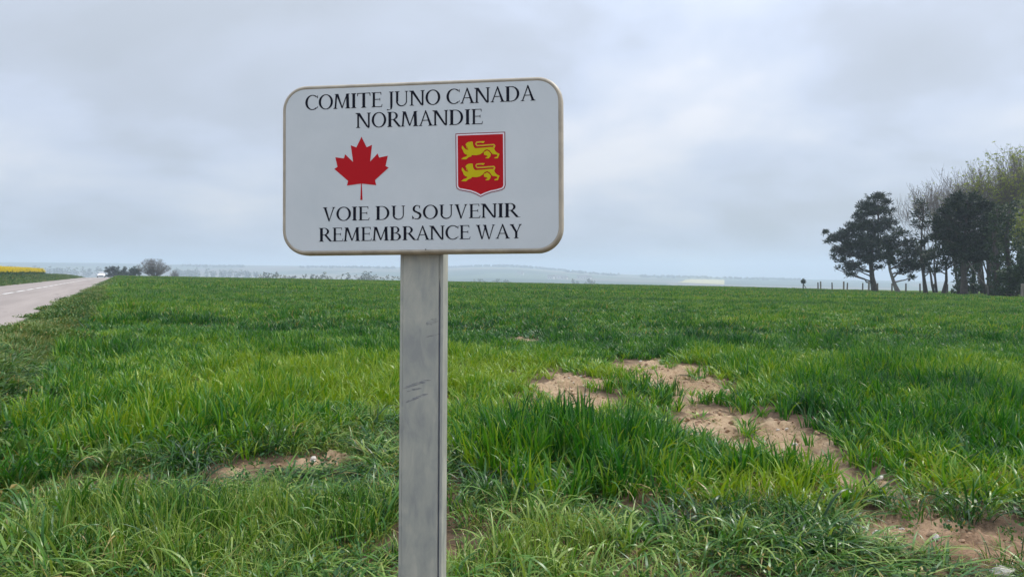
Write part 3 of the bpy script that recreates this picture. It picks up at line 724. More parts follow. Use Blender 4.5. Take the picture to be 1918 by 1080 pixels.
def rect(x0, x1, y0, y1): return [[(x0, y0), (x1, y0), (x1, y1), (x0, y1)]]
TK, TN = .160, .098
def stem(x, w=TK, top=True, bot=True): return rect(x - w / 2, x + w / 2, .02, .98) + (ser(x, 0, w) if bot else []) + (ser(x, 1, w) if top else [])
def armend(x, y, s, h=.12, w=.035): return [[(x - .05, y), (x, y), (x + .012, y + s * h), (x - w * .4, y + s * h)]]
G = {}
G['I'] = (stem(.2), .40)
G['E'] = (stem(.2, .128) + rect(.2, .62, .958, 1) + armend(.62, .99, -1, .17) + rect(.2, .56, .50, .545) + armend(.56, .52, 1, .09) + armend(.56, .52, -1, .09) + rect(.2, .66, 0, .044) + [[(.62, .01), (.665, .01), (.70, .19), (.675, .19)]], .74)
G['T'] = (stem(.43, TK, top=False) + rect(.05, .81, .95, 1) + [[(.05, .99), (.11, .96), (.075, .78), (.04, .78)], [(.81, .99), (.75, .96), (.785, .78), (.82, .78)]], .86)
G['N'] = (bar(.17, .02, .17, .98, TN) + ser(.17, 0, TN) + ser(.12, 1, TN, .07, .03) + bar(.79, .02, .79, .98, TN) + ser(.79, 1, TN) + [[(.10, 1), (.27, 1), (.81, -.02), (.76, -.02)], ] + [[(.27, 1), (.10, 1), (.66, .06), (.76, -.02)]], .95)
G['M'] = (bar(.135, .02, .20, .98, TN) + ser(.135, 0, TN) + ser(.19, 1, .06, .08, .0) + [[(.17, 1), (.31, 1), (.57, .05), (.50, .03)]] + [[(.50, .03), (.56, .03), (.86, 1), (.80, 1)]] + bar(.87, .02, .84, .98, TK) + ser(.87, 0, TK) + ser(.86, 1, .08, .02, .09), 1.06)
G['A'] = ([[(.10, .02), (.165, .02), (.44, .93), (.40, 1.0)]] + [[(.38, 1.03), (.45, 1.03), (.78, .02), (.64, .02)]] + rect(.22, .62, .345, .392) + ser(.13, 0, .06) + ser(.71, 0, .14), .84)
G['V'] = ([[(.64, .98), (.70, .98), (.42, -.02), (.38, -.02)]] + [[(.10, .98), (.24, .98), (.45, -.02), (.37, -.02)]] + ser(.17, 1, .14, .07) + ser(.67, 1, .06, .07), .82)
G['W'] = ([[(.08, .98), (.21, .98), (.40, -.02), (.33, -.02)]] + [[(.35, -.02), (.40, -.02), (.60, .98), (.54, .98)]] + [[(.46, .98), (.60, .98), (.80, -.02), (.73, -.02)]] + [[(.76, -.02), (.80, -.02), (1.05, .98), (.99, .98)]] + ser(.145, 1, .13, .07) + ser(.53, 1, .13, .05, .02) + ser(1.02, 1, .06, .07), 1.16)
G['Y'] = (rect(.34, .468, .02, .45) + ser(.404, 0, .128) + [[(.08, .98), (.23, .98), (.468, .44), (.34, .44)]] + [[(.60, .98), (.66, .98), (.468, .44), (.42, .44)]] + ser(.155, 1, .15, .06) + ser(.63, 1, .06, .07), .76)
G['U'] = (rect(.14, .268, .32, .98) + ser(.204, 1, .128) + rect(.71, .766, .32, .98) + ser(.738, 1, .056) + ring_arc(.453, .33, .313, .35, .235, .29, 180, 360, .022, .01), .92)
G['D'] = (stem(.2) + rect(.2, .40, .956, 1) + rect(.2, .40, 0, .044) + ring_arc(.40, .5, .44, .5, .30, .455, -90, 90), .93)
G['O'] = (ring_arc(.47, .5, .42, .515, .285, .462, 0, 360, 0, 0, 40), .94)
G['C'] = (ring_arc(.47, .5, .42, .515, .29, .462, 48, 312, .01, 0, 34) + [[(.735, .80), (.775, .97), (.80, .97), (.79, .76)], [(.74, .14), (.76, .20), (.80, .24), (.78, .10)]], .84)
G['J'] = (rect(.16, .288, -.02, .98) + ser(.224, 1, .128) + [[(.16, .0), (.288, .0), (.24, -.17), (.17, -.20)], [(.24, -.17), (.17, -.20), (.02, -.265), (.05, -.20)]] + [[(.02, -.265), (-.04, -.22), (.0, -.16), (.05, -.20)]], .40)
G['R'] = (stem(.2) + rect(.2, .36, .956, 1) + rect(.2, .36, .47, .512) + ring_arc(.36, .735, .30, .265, .17, .225, -90, 90) + [[(.36, .49), (.50, .50), (.83, .02), (.68, .02)]] + [[(.68, .03), (.92, .03), (.92, 0), (.70, 0)]], .85)
G['B'] = (stem(.2) + rect(.2, .36, .956, 1) + rect(.2, .40, .50, .542) + rect(.2, .38, 0, .044) + ring_arc(.36, .76, .26, .24, .14, .20, -90, 90) + ring_arc(.38, .265, .33, .275, .195, .235, -90, 90), .79)
G['S'] = (ring_arc(.335, .74, .245, .275, .135, .222, 62, 270, .015, 0, 20) + [[(.335, .465), (.335, .518), (.20, .60), (.12, .58)]] + [[(.12, .63), (.21, .66), (.53, .42), (.44, .33)]] + ring_arc(.325, .262, .265, .278, .15, .225, -122, 72, -.015, 0, 20)
          + [[(.44, .90), (.475, .985), (.50, .985), (.505, .77), (.475, .77)], [(.185, .06), (.10, .02), (.075, .02), (.06, .25), (.09, .25)]], .66)
G[' '] = ([], .34)
m_ink = simple('dark_navy_print', (.006, .007, .016), .5, spec=.15)
def text_line(s, p0, p1, cap, track=-.045):
    """fit the string between the panel points p0 (left end of baseline) and p1 (right end)"""
    tot = sum(G[c][1] + track for c in s)
    x = -.05; b = MB(); kk = 0
    L_ = math.hypot(p1[0] - p0[0], p1[1] - p0[1]); ux = ((p1[0] - p0[0]) / L_, (p1[1] - p0[1]) / L_); sc_x = L_ / (tot - .06); print('letter aspect', s, sc_x / cap)
    for i, c in enumerate(s):
        for poly in G[c][0]:
            kk += 1
            y = -.0004 - .000004 * (kk % 12)
            pts = []
            for gx, gy in poly:
                X_ = (x + gx) * sc_x; Z_ = gy * cap
                pts.append((p0[0] + ux[0] * X_, y, p0[1] + ux[1] * X_ + Z_))
            ar = sum(pts[k][0] * pts[(k + 1) % len(pts)][2] - pts[(k + 1) % len(pts)][0] * pts[k][2] for k in range(len(pts)))
            if ar < 0: pts = pts[::-1]
            b.add(pts, [tuple(range(len(pts)))])
        x += G[c][1] + track
    return b.build('lettering', m_ink, panel)
def cap_of(a, b_): return pp(*a)[1] - pp(*b_)[1]
text_line('COMITE JUNO CANADA', pp(572, 206.5), pp(1001, 188.5), .0290)
text_line('NORMANDIE', pp(667, 240), pp(904, 232.5), .0292)
text_line('VOIE DU SOUVENIR', pp(605, 414), pp(970.5, 406.5), .0268)
text_line('REMEMBRANCE WAY', pp(597.5, 452.5), pp(977, 446), .0268)

# emblems --------------------------------------------------------------
def flat(name, pts_px, mat, y, parent, thick=0):
    P = [pp(*p) for p in pts_px]
    tr = tessellate_polygon([[Vector((a, b_, 0)) for a, b_ in P]])
    fs = []
    for t in tr:
        a, b_, c = [P[i] for i in t]
        ar = (b_[0] - a[0]) * (c[1] - a[1]) - (c[0] - a[0]) * (b_[1] - a[1])
        fs.append(tuple(t) if ar > 0 else tuple(t)[::-1])
    return link(name, mesh_np(name, [(a, y, b_) for a, b_ in P], fs, mat, smooth=False), parent)
m_red = simple('red_print', (.50, .008, .014), .5, spec=.15)
m_dkred = simple('dark_red_print', (.24, .012, .02), .42)
m_yel = simple('yellow_print', (.60, .50, .006), .5, spec=.15)
m_gold = simple('gold_outline_print', (.75, .45, .05), .42)
m_pink = simple('white_outline_print', (.85, .80, .82), .42)
lf = [(457, 50), (535, 208), (615, 172), (587, 420), (700, 300), (722, 362), (852, 335), (818, 488), (865, 512), (660, 700), (678, 775), (463, 752), (472, 995), (440, 995), (450, 752), (237, 782), (258, 712), (50, 533), (98, 500), (65, 357), (195, 375), (212, 312), (332, 428), (297, 178), (380, 210)]
flat('maple_leaf', [(620 + x / 8, 250 + y / 8) for x, y in lf], m_red, -.0004, panel)
sh = [(105, 83), (850, 55), (856, 860), (842, 900), (805, 927), (730, 948), (640, 966), (560, 995), (482, 1032), (405, 990), (330, 962), (240, 945), (165, 932), (125, 905), (112, 865)]
shc = (480, 500)
def inset(pts, d):
    o = []
    n_ = len(pts)
    for i in range(n_):
        a, b_, c = pts[i - 1], pts[i], pts[(i + 1) % n_]
        e1 = Vector((b_[0] - a[0], b_[1] - a[1])).normalized(); e2 = Vector((c[0] - b_[0], c[1] - b_[1])).normalized()
        nrm = (Vector((-e1.y, e1.x)) + Vector((-e2.y, e2.x))); nrm = nrm / max(nrm.length, 1e-6); k_ = 1 / max(.4, nrm.dot(Vector((-e1.y, e1.x))))
        o.append((b_[0] + nrm.x * d * k_, b_[1] + nrm.y * d * k_))
    return o
tp = lambda P: [(840 + x / 8, 240 + y / 8) for x, y in P]
shield = flat('shield', tp(sh), m_dkred, -.0004, panel)
flat('shield_white_line', tp(inset(sh, 13)), m_pink, -.0006, shield)
flat('shield_field', tp(inset(sh, 33)), m_red, -.0008, shield)
lion = [(365, 207), (340, 204), (300, 210), (275, 224), (257, 246), (262, 262), (272, 270), (268, 285), (290, 292), (288, 302), (264, 293), (268, 303), (295, 313), (300, 326), (275, 326), (245, 311), (229, 285), (205, 262), (199, 300), (208, 320), (220, 335), (228, 365), (250, 390), (287, 405), (270, 425), (225, 440), (191, 468), (265, 470), (300, 440), (342, 425), (352, 405), (420, 408), (470, 398), (510, 373), (545, 333), (580, 320), (615, 333), (645, 372), (662, 390), (722, 398), (738, 410), (725, 430), (690, 440), (692, 456), (740, 454), (767, 388), (730, 370), (702, 345), (682, 300), (676, 285), (618, 286), (500, 298), (405, 304), (385, 290), (370, 255)]
paw = [(530, 362), (580, 338), (608, 352), (638, 390), (630, 425), (605, 454), (555, 454), (560, 440), (590, 430), (575, 412), (535, 402)]
tail = [(676, 300), (694, 266), (684, 250), (600, 254), (520, 262), (430, 266), (410, 240), (425, 215), (470, 211), (510, 210)]
def stroke_strip(pts, w):
    Lf = []; Rt = []
    for i, p in enumerate(pts):
        a = Vector(pts[max(i - 1, 0)]); c = Vector(pts[min(i + 1, len(pts) - 1)]); d = (c - a).normalized(); n_ = Vector((-d.y, d.x)) * w[i] / 2
        Lf.append((p[0] + n_.x, p[1] + n_.y)); Rt.append((p[0] - n_.x, p[1] - n_.y))
    return Lf, Rt
def lion_obj(dy):
    sh_ = lambda P: [(x, y + dy) for x, y in P]
    b = MB()
    def polyadd(P, y, mi):
        Q = [pp(840 + x / 8, 240 + yy / 8) for x, yy in P]
        for t in tessellate_polygon([[Vector((a, c_, 0)) for a, c_ in Q]]):
            a, c_, d = [Q[i] for i in t]; ar = (c_[0] - a[0]) * (d[1] - a[1]) - (d[0] - a[0]) * (c_[1] - a[1]); t = tuple(t) if ar > 0 else tuple(t)[::-1]
            b.add([(Q[i][0], y, Q[i][1]) for i in t], [(0, 1, 2)], mi)
    def stripadd(P, w, y, mi):
        Lf, Rt = stroke_strip(P, w)
        for i in range(len(P) - 1): polyadd([Lf[i], Lf[i + 1], Rt[i + 1], Rt[i]], y - .000003 * i, mi)
    polyadd(sh_(inset(lion, -3)), -.00100, 1); polyadd(sh_(lion), -.00112, 0)
    polyadd(sh_(paw), -.00115, 0)
    stripadd(sh_(tail), [26, 24, 22, 20, 20, 20, 20, 20, 20, 22], -.00105, 1)
    stripadd(sh_(tail), [16, 15, 13, 12, 12, 12, 12, 12, 12, 14], -.00117, 0)
    polyadd(sh_([(500, 198), (548, 200), (524, 228), (498, 222)]), -.00121, 0)
    return b.build('lion', [m_yel, m_gold], shield)
lion_obj(0); lion_obj(328)

# post -------------------------------------------------------------------
PY = .0262
xa = plane_hit(749, 560, Rs, PY)[0]; xb = plane_hit(830, 560, Rs, PY)[0]
zlow = -tt - .35; ztop = zt - .02
D_ = .046; gx0 = xb - .0070; gw = .0042
prf = [(xa + .0025, PY), (xa + .0055, PY), (xa + .0060, PY + .0008), (xa + .0066, PY), (gx0 - gw / 2, PY), (gx0 - gw / 2 + .0008, PY + .0022), (gx0 + gw / 2 - .0008, PY + .0022), (gx0 + gw / 2, PY), (xb - .0022, PY), (xb - .0006, PY + .0006), (xb, PY + .0022),
       (xb, PY + D_ - .002), (xb - .002, PY + D_), (xa + .002, PY + D_), (xa, PY + D_ - .002), (xa, PY + .0022), (xa + .0007, PY + .0007)]
m_post, nt, b = newmat('weathered_aluminium')
tco = nd(nt, 'ShaderNodeTexCoord').outputs['Object']
mp = nd(nt, 'ShaderNodeMapping'); nt.links.new(tco, mp.inputs[0]); mp.inputs['Scale'].default_value = (1, 1, .35)
q1 = noise_(nt, mp.outputs[0], 42, 6, .62, .5); q2 = noise_(nt, tco, 7, 3, .6)
mp4 = nd(nt, 'ShaderNodeMapping'); nt.links.new(tco, mp4.inputs[0]); mp4.inputs['Scale'].default_value = (1, 1, .02)
q3 = noise_(nt, mp4.outputs[0], 220, 3, .6)
qq = math_(nt, 'ADD', math_(nt, 'MULTIPLY', q1, .5), math_(nt, 'ADD', math_(nt, 'MULTIPLY', q2, .3), math_(nt, 'MULTIPLY', q3, .05)))
nt.links.new(ramp_(nt, qq, [(.34, (.31, .32, .295)), (.45, (.405, .41, .35)), (.54, (.49, .48, .40)), (.66, (.58, .56, .46))]), b.inputs['Base Color'])
b.inputs['Metallic'].default_value = .1; nt.links.new(ramp_(nt, q1, [(.3, (.42,) * 3), (.7, (.62,) * 3)]), b.inputs['Roughness'])
bp = nd(nt, 'ShaderNodeBump'); bp.inputs['Strength'].default_value = .05; bp.inputs['Distance'].default_value = .001
nt.links.new(q3, bp.inputs['Height']); nt.links.new(bp.outputs[0], b.inputs['Normal'])
zs = np.linspace(zlow, ztop, 12); v = []; f = []; k_ = len(prf)
for z in zs: v += [(x, y, z) for x, y in prf]
for i in range(len(zs) - 1):
    for j in range(k_): f.append((i * k_ + j, i * k_ + (j + 1) % k_, (i + 1) * k_ + (j + 1) % k_, (i + 1) * k_ + j))
f.append(tuple((len(zs) - 1) * k_ + j for j in range(k_)))
post = link('post', mesh_np('post', v, f, m_post, smooth=False), sign); post.matrix_local = to_root(Rs, PC)
m_dk = simple('dark_groove_strip', (.085, .095, .125), .7, var=.5, vscale=14)  # dark blue-grey strip along the groove floor, below the panel
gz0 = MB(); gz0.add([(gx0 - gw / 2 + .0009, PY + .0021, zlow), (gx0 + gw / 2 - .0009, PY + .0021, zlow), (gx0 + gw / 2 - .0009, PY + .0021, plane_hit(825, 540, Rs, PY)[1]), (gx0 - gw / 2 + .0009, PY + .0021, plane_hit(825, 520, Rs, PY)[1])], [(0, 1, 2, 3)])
gz0.build('groove_strip', m_dk, post)
# blue-grey scuffs across the face of the post
m_sc, nt, b = newmat('blue_grey_scuff'); b.inputs['Base Color'].default_value = (.15, .17, .26, 1); b.inputs['Roughness'].default_value = .6
tco = nd(nt, 'ShaderNodeTexCoord').outputs['Object']; mp = nd(nt, 'ShaderNodeMapping'); nt.links.new(tco, mp.inputs[0]); mp.inputs['Rotation'].default_value = (0, R(15), 0); mp.inputs['Scale'].default_value = (60, 60, 420)
al = math_(nt, 'MULTIPLY', math_(nt, 'MULTIPLY_ADD', noise_(nt, mp.outputs[0], 1, 4, .6), 3.2, -1.2, clamp=True), .55); nt.links.new(al, b.inputs['Alpha'])
for (x0, y0, x1, y1, wd) in [(755, 727, 808, 711, 5), (760, 753, 803, 737, 4.5), (796, 632, 826, 625, 2.5), (798, 606, 822, 600, 9), (762, 733, 790, 727, 3)]:
    P0 = plane_hit(x0, y0, Rs, PY); P1 = plane_hit(x1, y1, Rs, PY); q = MB(); n_ = 8; w_ = wd / F * SD
    vs = []
    for i in range(n_ + 1):
        t = i / n_; x = P0[0] + (P1[0] - P0[0]) * t; z = P0[1] + (P1[1] - P0[1]) * t + .0012 * math.sin(t * 3.1); h_ = w_ * .5 * (math.sin(math.pi * min(1, max(.04, t))) ** .5 + .15) * (1 + .25 * math.sin(i * 2.3))
        vs += [(x, PY - .0003, z - h_), (x, PY - .0003, z + h_)]
    q.add(vs, [(2 * i, 2 * i + 2, 2 * i + 3, 2 * i + 1) for i in range(n_)]); q.build('scuff_mark', m_sc, post)

# ------------------------------------------------------------------ the white car
def build_car():
    root = empty('car'); tag(root, 'white car with headlights towards us at the crest of the road', 'car')
    white = simple('white_car_paint', (.80, .81, .82), .25); glass = simple('dark_glass', (.02, .025, .03), .08); black = simple('black_trim', (.012, .012, .013), .5)
    chrome = simple('headlight_glass', (.75, .78, .8), .15); rub = simple('tyre_rubber', (.02, .02, .02), .8); alloy = simple('alloy', (.45, .45, .46), .3, 1)
    # cross sections along the length (y): (y, half width, sill, shoulder, roof, half width at roof)
    sec = [(-2.15, .60, .38, .58, .60, .55), (-2.08, .80, .24, .66, .70, .68), (-1.6, .88, .20, .80, .86, .72), (-1.05, .90, .20, .90, .98, .70), (-.35, .90, .20, .93, 1.36, .60), (.2, .90, .20, .95, 1.46, .62), (1.0, .90, .20, .97, 1.42, .60), (1.7, .88, .22, .98, 1.12, .62), (2.05, .84, .28, .92, .98, .64), (2.15, .70, .40, .80, .84, .60)]
    v = []; f = []
    for y, hw, z0, zs_, zr, rw in sec:
        half = [(hw * .92, z0), (hw, z0 + .12), (hw, (z0 + zs_) / 2), (hw * .97, zs_), (rw, zr - .04), (rw * .75, zr)]
        ringp = half + [(-x, z) for x, z in half[::-1]]; v += [(x, y, z) for x, z in ringp]
    n_ = 12
    for i in range(len(sec) - 1):
        for k in range(n_): f.append((i * n_ + k, i * n_ + (k + 1) % n_, (i + 1) * n_ + (k + 1) % n_, (i + 1) * n_ + k))
    f.append(tuple(range(n_))[::-1]); f.append(tuple((len(sec) - 1) * n_ + k for k in range(n_)))
    link('body', mesh_np('body', v, f, white), root)
    q = MB(); q.add([(-.66, -1.02, .985), (.66, -1.02, .985), (.56, -.40, 1.345), (-.56, -.40, 1.345)], [(0, 1, 2, 3)]); q.build('windscreen', glass, root)
    for s in (-1, 1):
        q = MB(); q.add([(s * .885, -.85, .98), (s * .885, 1.4, 1.0), (s * .65, 1.0, 1.36), (s * .65, -.25, 1.33)], [(0, 1, 2, 3)]); q.build('side_window', glass, root)
        q = MB(); q.add([(s * .44, -2.135, .60), (s * .76, -2.05, .60), (s * .80, -1.98, .74), (s * .50, -2.08, .70)], [(0, 1, 2, 3)]); q.build('headlight', chrome, root)
        q = MB(); q.box(s * 1.0 - .10, s * 1.0 + .10, -.85, -.75, .95, 1.08); q.build('mirror', white, root)
        for y in (-1.35, 1.35):
            q = MB(); q.tube([(s * .72, y, .32), (s * .91, y, .32)], [.32, .32], 18); wv_ = q.build('wheel', rub, root)
            q = MB(); q.tube([(s * .90, y, .32), (s * .915, y, .32)], [.20, .19], 12); q.build('rim', alloy, wv_)
    q = MB(); q.box(-.50, .50, -2.17, -2.10, .44, .56); q.build('grille', black, root)
    q = MB(); q.box(-.62, .62, -2.15, -2.05, .22, .32); q.build('bumper_intake', black, root)
    q = MB(); q.box(-.26, .26, -2.185, -2.172, .36, .43); q.build('number_plate', white, root)
    return root
car = build_car()
cy_ = 196.0; cx0 = (189.5 - 959) / F * cy_
s_, u_ = su(cx0, cy_)
car.location = (cx0, cy_, float(road_z(s_)) + .055); car.rotation_euler = (0, 0, TH)

# ------------------------------------------------------------------ trees
def limb(mb, p0, p1, r0, r1, n=5, segs=5, wob=.06, sag=0, m=0):
    p0 = Vector(p0); p1 = Vector(p1); L_ = (p1 - p0).length; pts = []; rr = []
    for i in range(segs + 1):
        t = i / segs; p = p0.lerp(p1, t)
        if 0 < i < segs: p += Vector((random.gauss(0, wob * L_), random.gauss(0, wob * L_), random.gauss(0, wob * L_) * .6))
        p.z += sag * math.sin(math.pi * t) * L_
        pts.append(p); rr.append(r0 + (r1 - r0) * t)
    mb.tube(pts, rr, n, m); return pts
def needle_clusters(centres, size, per, wid, mat, name, up=.55, dens=None):
    r = rng; n = len(centres); Cn = np.repeat(np.array(centres), per, 0); d = r.normal(0, 1, Cn.shape); d[:, 2] = d[:, 2] * .7 + up; d /= np.linalg.norm(d, axis=1)[:, None]
    a = np.cross(d, r.normal(0, 1, d.shape)); a /= np.linalg.norm(a, axis=1)[:, None]
    Ls = size * r.uniform(.5, 1.2, (len(Cn), 1)); W = wid * r.uniform(.6, 1.3, (len(Cn), 1)); P0 = Cn + d * Ls * .1 + r.normal(0, size * .18, Cn.shape)
    V = np.stack([P0, P0 + d * Ls * .5 + a * W / 2, P0 + d * Ls, P0 + d * Ls * .5 - a * W / 2], 1).reshape(-1, 3)
    q = np.arange(len(Cn) * 4).reshape(-1, 4)
    g = np.repeat(np.repeat(r.uniform(0, 1, n), per), 4); C4 = np.stack([np.tile([.1, .5, .9, .5], len(Cn)), g, g * 0, g * 0 + 1], -1)
    return mesh_np(name, V, q, mat, {'bl': ('FLOAT_COLOR', C4)}, smooth=False)
def lobes_to_local(lobes, px0, py0, Y):
    s = Y / F; return [((cx - px0) * s, (py0 - cy) * s, rx * s, ry * s) for cx, cy, rx, ry in lobes]
def pine(label, px, Y, lobes, trunk_px, r0, name='pine_tree', cat='tree', group=None, per=24, leafmat_='pine', gap=.42, depth=.9, bark='bark', size=.55, wid=.11, fill=1.4):
    X = (px - 959) / F * Y; z = gz(X, Y); py0 = 505 + (CAMH - z) / Y * F
    root = empty(name, (X, Y, z)); tag(root, label, cat, group)
    s = Y / F; mb = MB(); tp_ = []
    for i, (tx, ty) in enumerate(trunk_px): tp_.append(Vector(((tx - px) * s, random.gauss(0, .12) * i, (py0 - ty) * s)))
    tp_[0] = Vector((0, 0, -.3)); n = len(tp_); rr = [r0 * (1.35 if i == 0 else 1 - .85 * i / (n - 1)) for i in range(n)]
    fine_p = []; fine_r = []
    for i in range(n - 1):
        for t in (0, .34, .67): fine_p.append(tp_[i].lerp(tp_[i + 1], t)); fine_r.append(rr[i] + (rr[i + 1] - rr[i]) * t)
    fine_p.append(tp_[-1]); fine_r.append(rr[-1])
    mb.tube(fine_p, fine_r, 9)
    trunk = mb.build('trunk', M[bark], root, smooth=True)
    L_ = lobes_to_local(lobes, px, py0, Y); cents = []; bm_ = MB()
    for (lx, lz, rx, rz) in L_:
        ly = random.uniform(-.5, .5) * rx * depth
        vol = rx * rx * depth * rz * 4.2; cnt = max(5, int(fill * vol / gap ** 3 * .22 + rx * rz / gap ** 2 * 2.0)); pk = []
        while len(pk) < cnt:
            d = Vector((random.gauss(0, 1), random.gauss(0, 1), random.gauss(0, 1))).normalized() * (random.random() ** .45)
            p = Vector((lx + d.x * rx, ly + d.y * rx * depth, lz + d.z * rz))
            if float(vnoise(np.array(p.x * 1.1 + p.y * .8), np.array(p.z * 1.5 + p.y * .5), 77)) < .26: 
                if random.random() < .85: cnt -= 1; continue
            pk.append(p); cents.append(tuple(p))
        # limb from the trunk out to the lobe, and twigs to a few of its clusters
        hz = max(.5, lz - abs(lx) * .35 - .4)
        st = min(fine_p, key=lambda q: abs(q.z - hz)); c_ = Vector((lx, ly, lz))
        pts = limb(bm_, st, c_, min(.13, r0 * .45), .035, 5, 5, .05)
        for p in random.sample(pk, min(len(pk), 7)): limb(bm_, random.choice(pts[2:]), p, .035, .012, 3, 3, .05)
    tag(bm_.build('limbs', M[bark], root, smooth=True), kind='stuff')
    link('crown', needle_clusters(cents, size, per, wid, M[leafmat_], 'crown'), root)
    return root
pine('tall dark pine leaning slightly left, outermost tree of the windbreak', 1640, 112,
     [(1640, 370, 20, 9), (1657, 380, 12, 9), (1622, 385, 18, 9), (1640, 395, 32, 12), (1665, 408, 8, 8), (1612, 405, 16, 10), (1605, 425, 24, 14), (1640, 425, 30, 16), (1668, 418, 9, 7), (1585, 440, 20, 12), (1562, 446, 14, 8), (1548, 436, 7, 5), (1548, 452, 6, 3), (1610, 455, 36, 16), (1650, 455, 26, 16), (1675, 440, 8, 6),
      (1590, 470, 28, 12), (1628, 482, 28, 14), (1575, 487, 16, 8), (1563, 480, 8, 4), (1600, 500, 22, 9), (1590, 512, 12, 6), (1565, 503, 9, 4), (1655, 480, 14, 10), (1645, 500, 10, 6)],
     [(1640, 548), (1634, 520), (1632, 490), (1634, 450), (1640, 410), (1642, 372)], .42)
pine('smaller pine with a pale trunk leaning left beside the tall pine', 1685, 95,
     [(1678, 432, 10, 8), (1690, 440, 16, 10), (1668, 452, 16, 12), (1700, 455, 22, 12), (1680, 470, 26, 14), (1712, 474, 22, 14), (1664, 488, 16, 10), (1700, 495, 24, 10), (1722, 500, 18, 10), (1690, 508, 12, 6), (1706, 519, 10, 3), (1735, 480, 12, 12)],
     [(1685, 552), (1675, 530), (1668, 505), (1670, 470), (1680, 435)], .27, bark='palebark')
pine('thin pine with a sparse brownish top between the small pine and the big dark one', 1735, 90,
     [(1722, 385, 10, 10), (1716, 402, 12, 8), (1734, 400, 10, 12), (1712, 420, 8, 7), (1730, 425, 14, 10), (1740, 450, 16, 12), (1722, 450, 12, 10), (1738, 475, 18, 12), (1730, 495, 18, 9), (1742, 508, 14, 6), (1715, 484, 10, 8)],
     [(1735, 553), (1731, 520), (1728, 480), (1727, 430), (1724, 378)], .23, fill=.6, per=18)
pine('twin trunked pine standing in the middle of the windbreak', 1766, 86,
     [(1765, 450, 24, 14), (1780, 470, 22, 14), (1755, 480, 20, 12), (1770, 495, 20, 8), (1790, 490, 14, 10), (1758, 505, 10, 5)],
     [(1766, 555), (1772, 525), (1777, 495), (1778, 450)], .22, fill=.6)
pine('broad dark pine with the densest crown of the group', 1806, 81,
     [(1800, 372, 22, 12), (1820, 378, 24, 14), (1780, 385, 18, 12), (1840, 390, 26, 14), (1800, 400, 36, 16), (1766, 402, 18, 12), (1856, 412, 18, 14), (1755, 420, 18, 14), (1785, 425, 32, 18), (1825, 425, 34, 18), (1860, 435, 20, 16), (1752, 440, 14, 12), (1795, 450, 36, 16), (1840, 455, 34, 16), (1874, 460, 18, 16), (1810, 478, 34, 14), (1770, 466, 22, 12), (1850, 480, 26, 12)],
     [(1806, 556), (1804, 520), (1803, 480), (1806, 430), (1810, 380)], .34, fill=1.5)
# second stem of the twin, part of the same tree
# ivy-clad and leaning trunks at the right
def ivy_trunk(label, px, Y, top, pts_px, r0, bark='bark', ivy=True, name='ivy_clad_tree', group=None, ivy_r=.45):
    X = (px - 959) / F * Y; z = gz(X, Y); py0 = 505 + (CAMH - z) / Y * F; root = empty(name, (X, Y, z)); tag(root, label, 'tree', group); s = Y / F
    P = [Vector(((a - px) * s, random.gauss(0, .1), (py0 - b_) * s)) for a, b_ in pts_px]; P[0] = Vector((0, 0, -.2)); mb = MB(); n = len(P)
    mb.tube(P, [r0 * (1 - .7 * i / (n - 1)) for i in range(n)], 8); mb.build('trunk', M[bark], root, smooth=True)
    if ivy:
        C_ = []
        for i in range(n - 1):
            L_ = (P[i + 1] - P[i]).length
            for k in range(int(L_ * 34)):
                p = P[i].lerp(P[i + 1], random.random()); a = random.uniform(0, 6.28); q = r0 * .8 + abs(random.gauss(0, ivy_r)); C_.append((p.x + math.cos(a) * q, p.y + math.sin(a) * q, p.z + .1))
        link('ivy', needle_clusters(C_, .28, 8, .16, M['ivy'], 'ivy'), root)
    return root
def grow(mb, tips, p, d, L_, r, dep, spread=.5, upb=.25, nchild=(2, 4), minr=.012):
    segs = 3 if dep > 1 else 2; pts = [p.copy()]; dd = d.copy()
    for i in range(segs):
        dd = (dd + Vector((random.gauss(0, .12), random.gauss(0, .12), random.gauss(0, .08) + upb * .22))).normalized(); pts.append(pts[-1] + dd * L_ / segs)
    r1 = max(minr, r * .62); mb.tube(pts, [r + (r1 - r) * i / segs for i in range(segs + 1)], 6 if r > .07 else 4 if r > .03 else 3, 0 if r > .035 else 1, cap=False)
    if dep <= 1: tips += [pts[-1], pts[1]]
    if dep == 0: return
    nc = random.randint(*nchild)
    for k in range(nc):
        t = random.uniform(.35, 1) if k else 1.0; q = pts[0].lerp(pts[-1], t) if t < 1 else pts[-1]
        i_ = min(int(t * segs), segs - 1); q = pts[i_].lerp(pts[i_ + 1], t * segs - i_) if t < 1 else pts[-1]
        nd_ = (dd + Vector((random.gauss(0, spread), random.gauss(0, spread), random.gauss(0, spread * .6) + upb))).normalized()
        grow(mb, tips, q, nd_, L_ * random.uniform(.62, .85), max(minr, r1 * random.uniform(.6, .85)), dep - 1, spread, upb, nchild, minr)
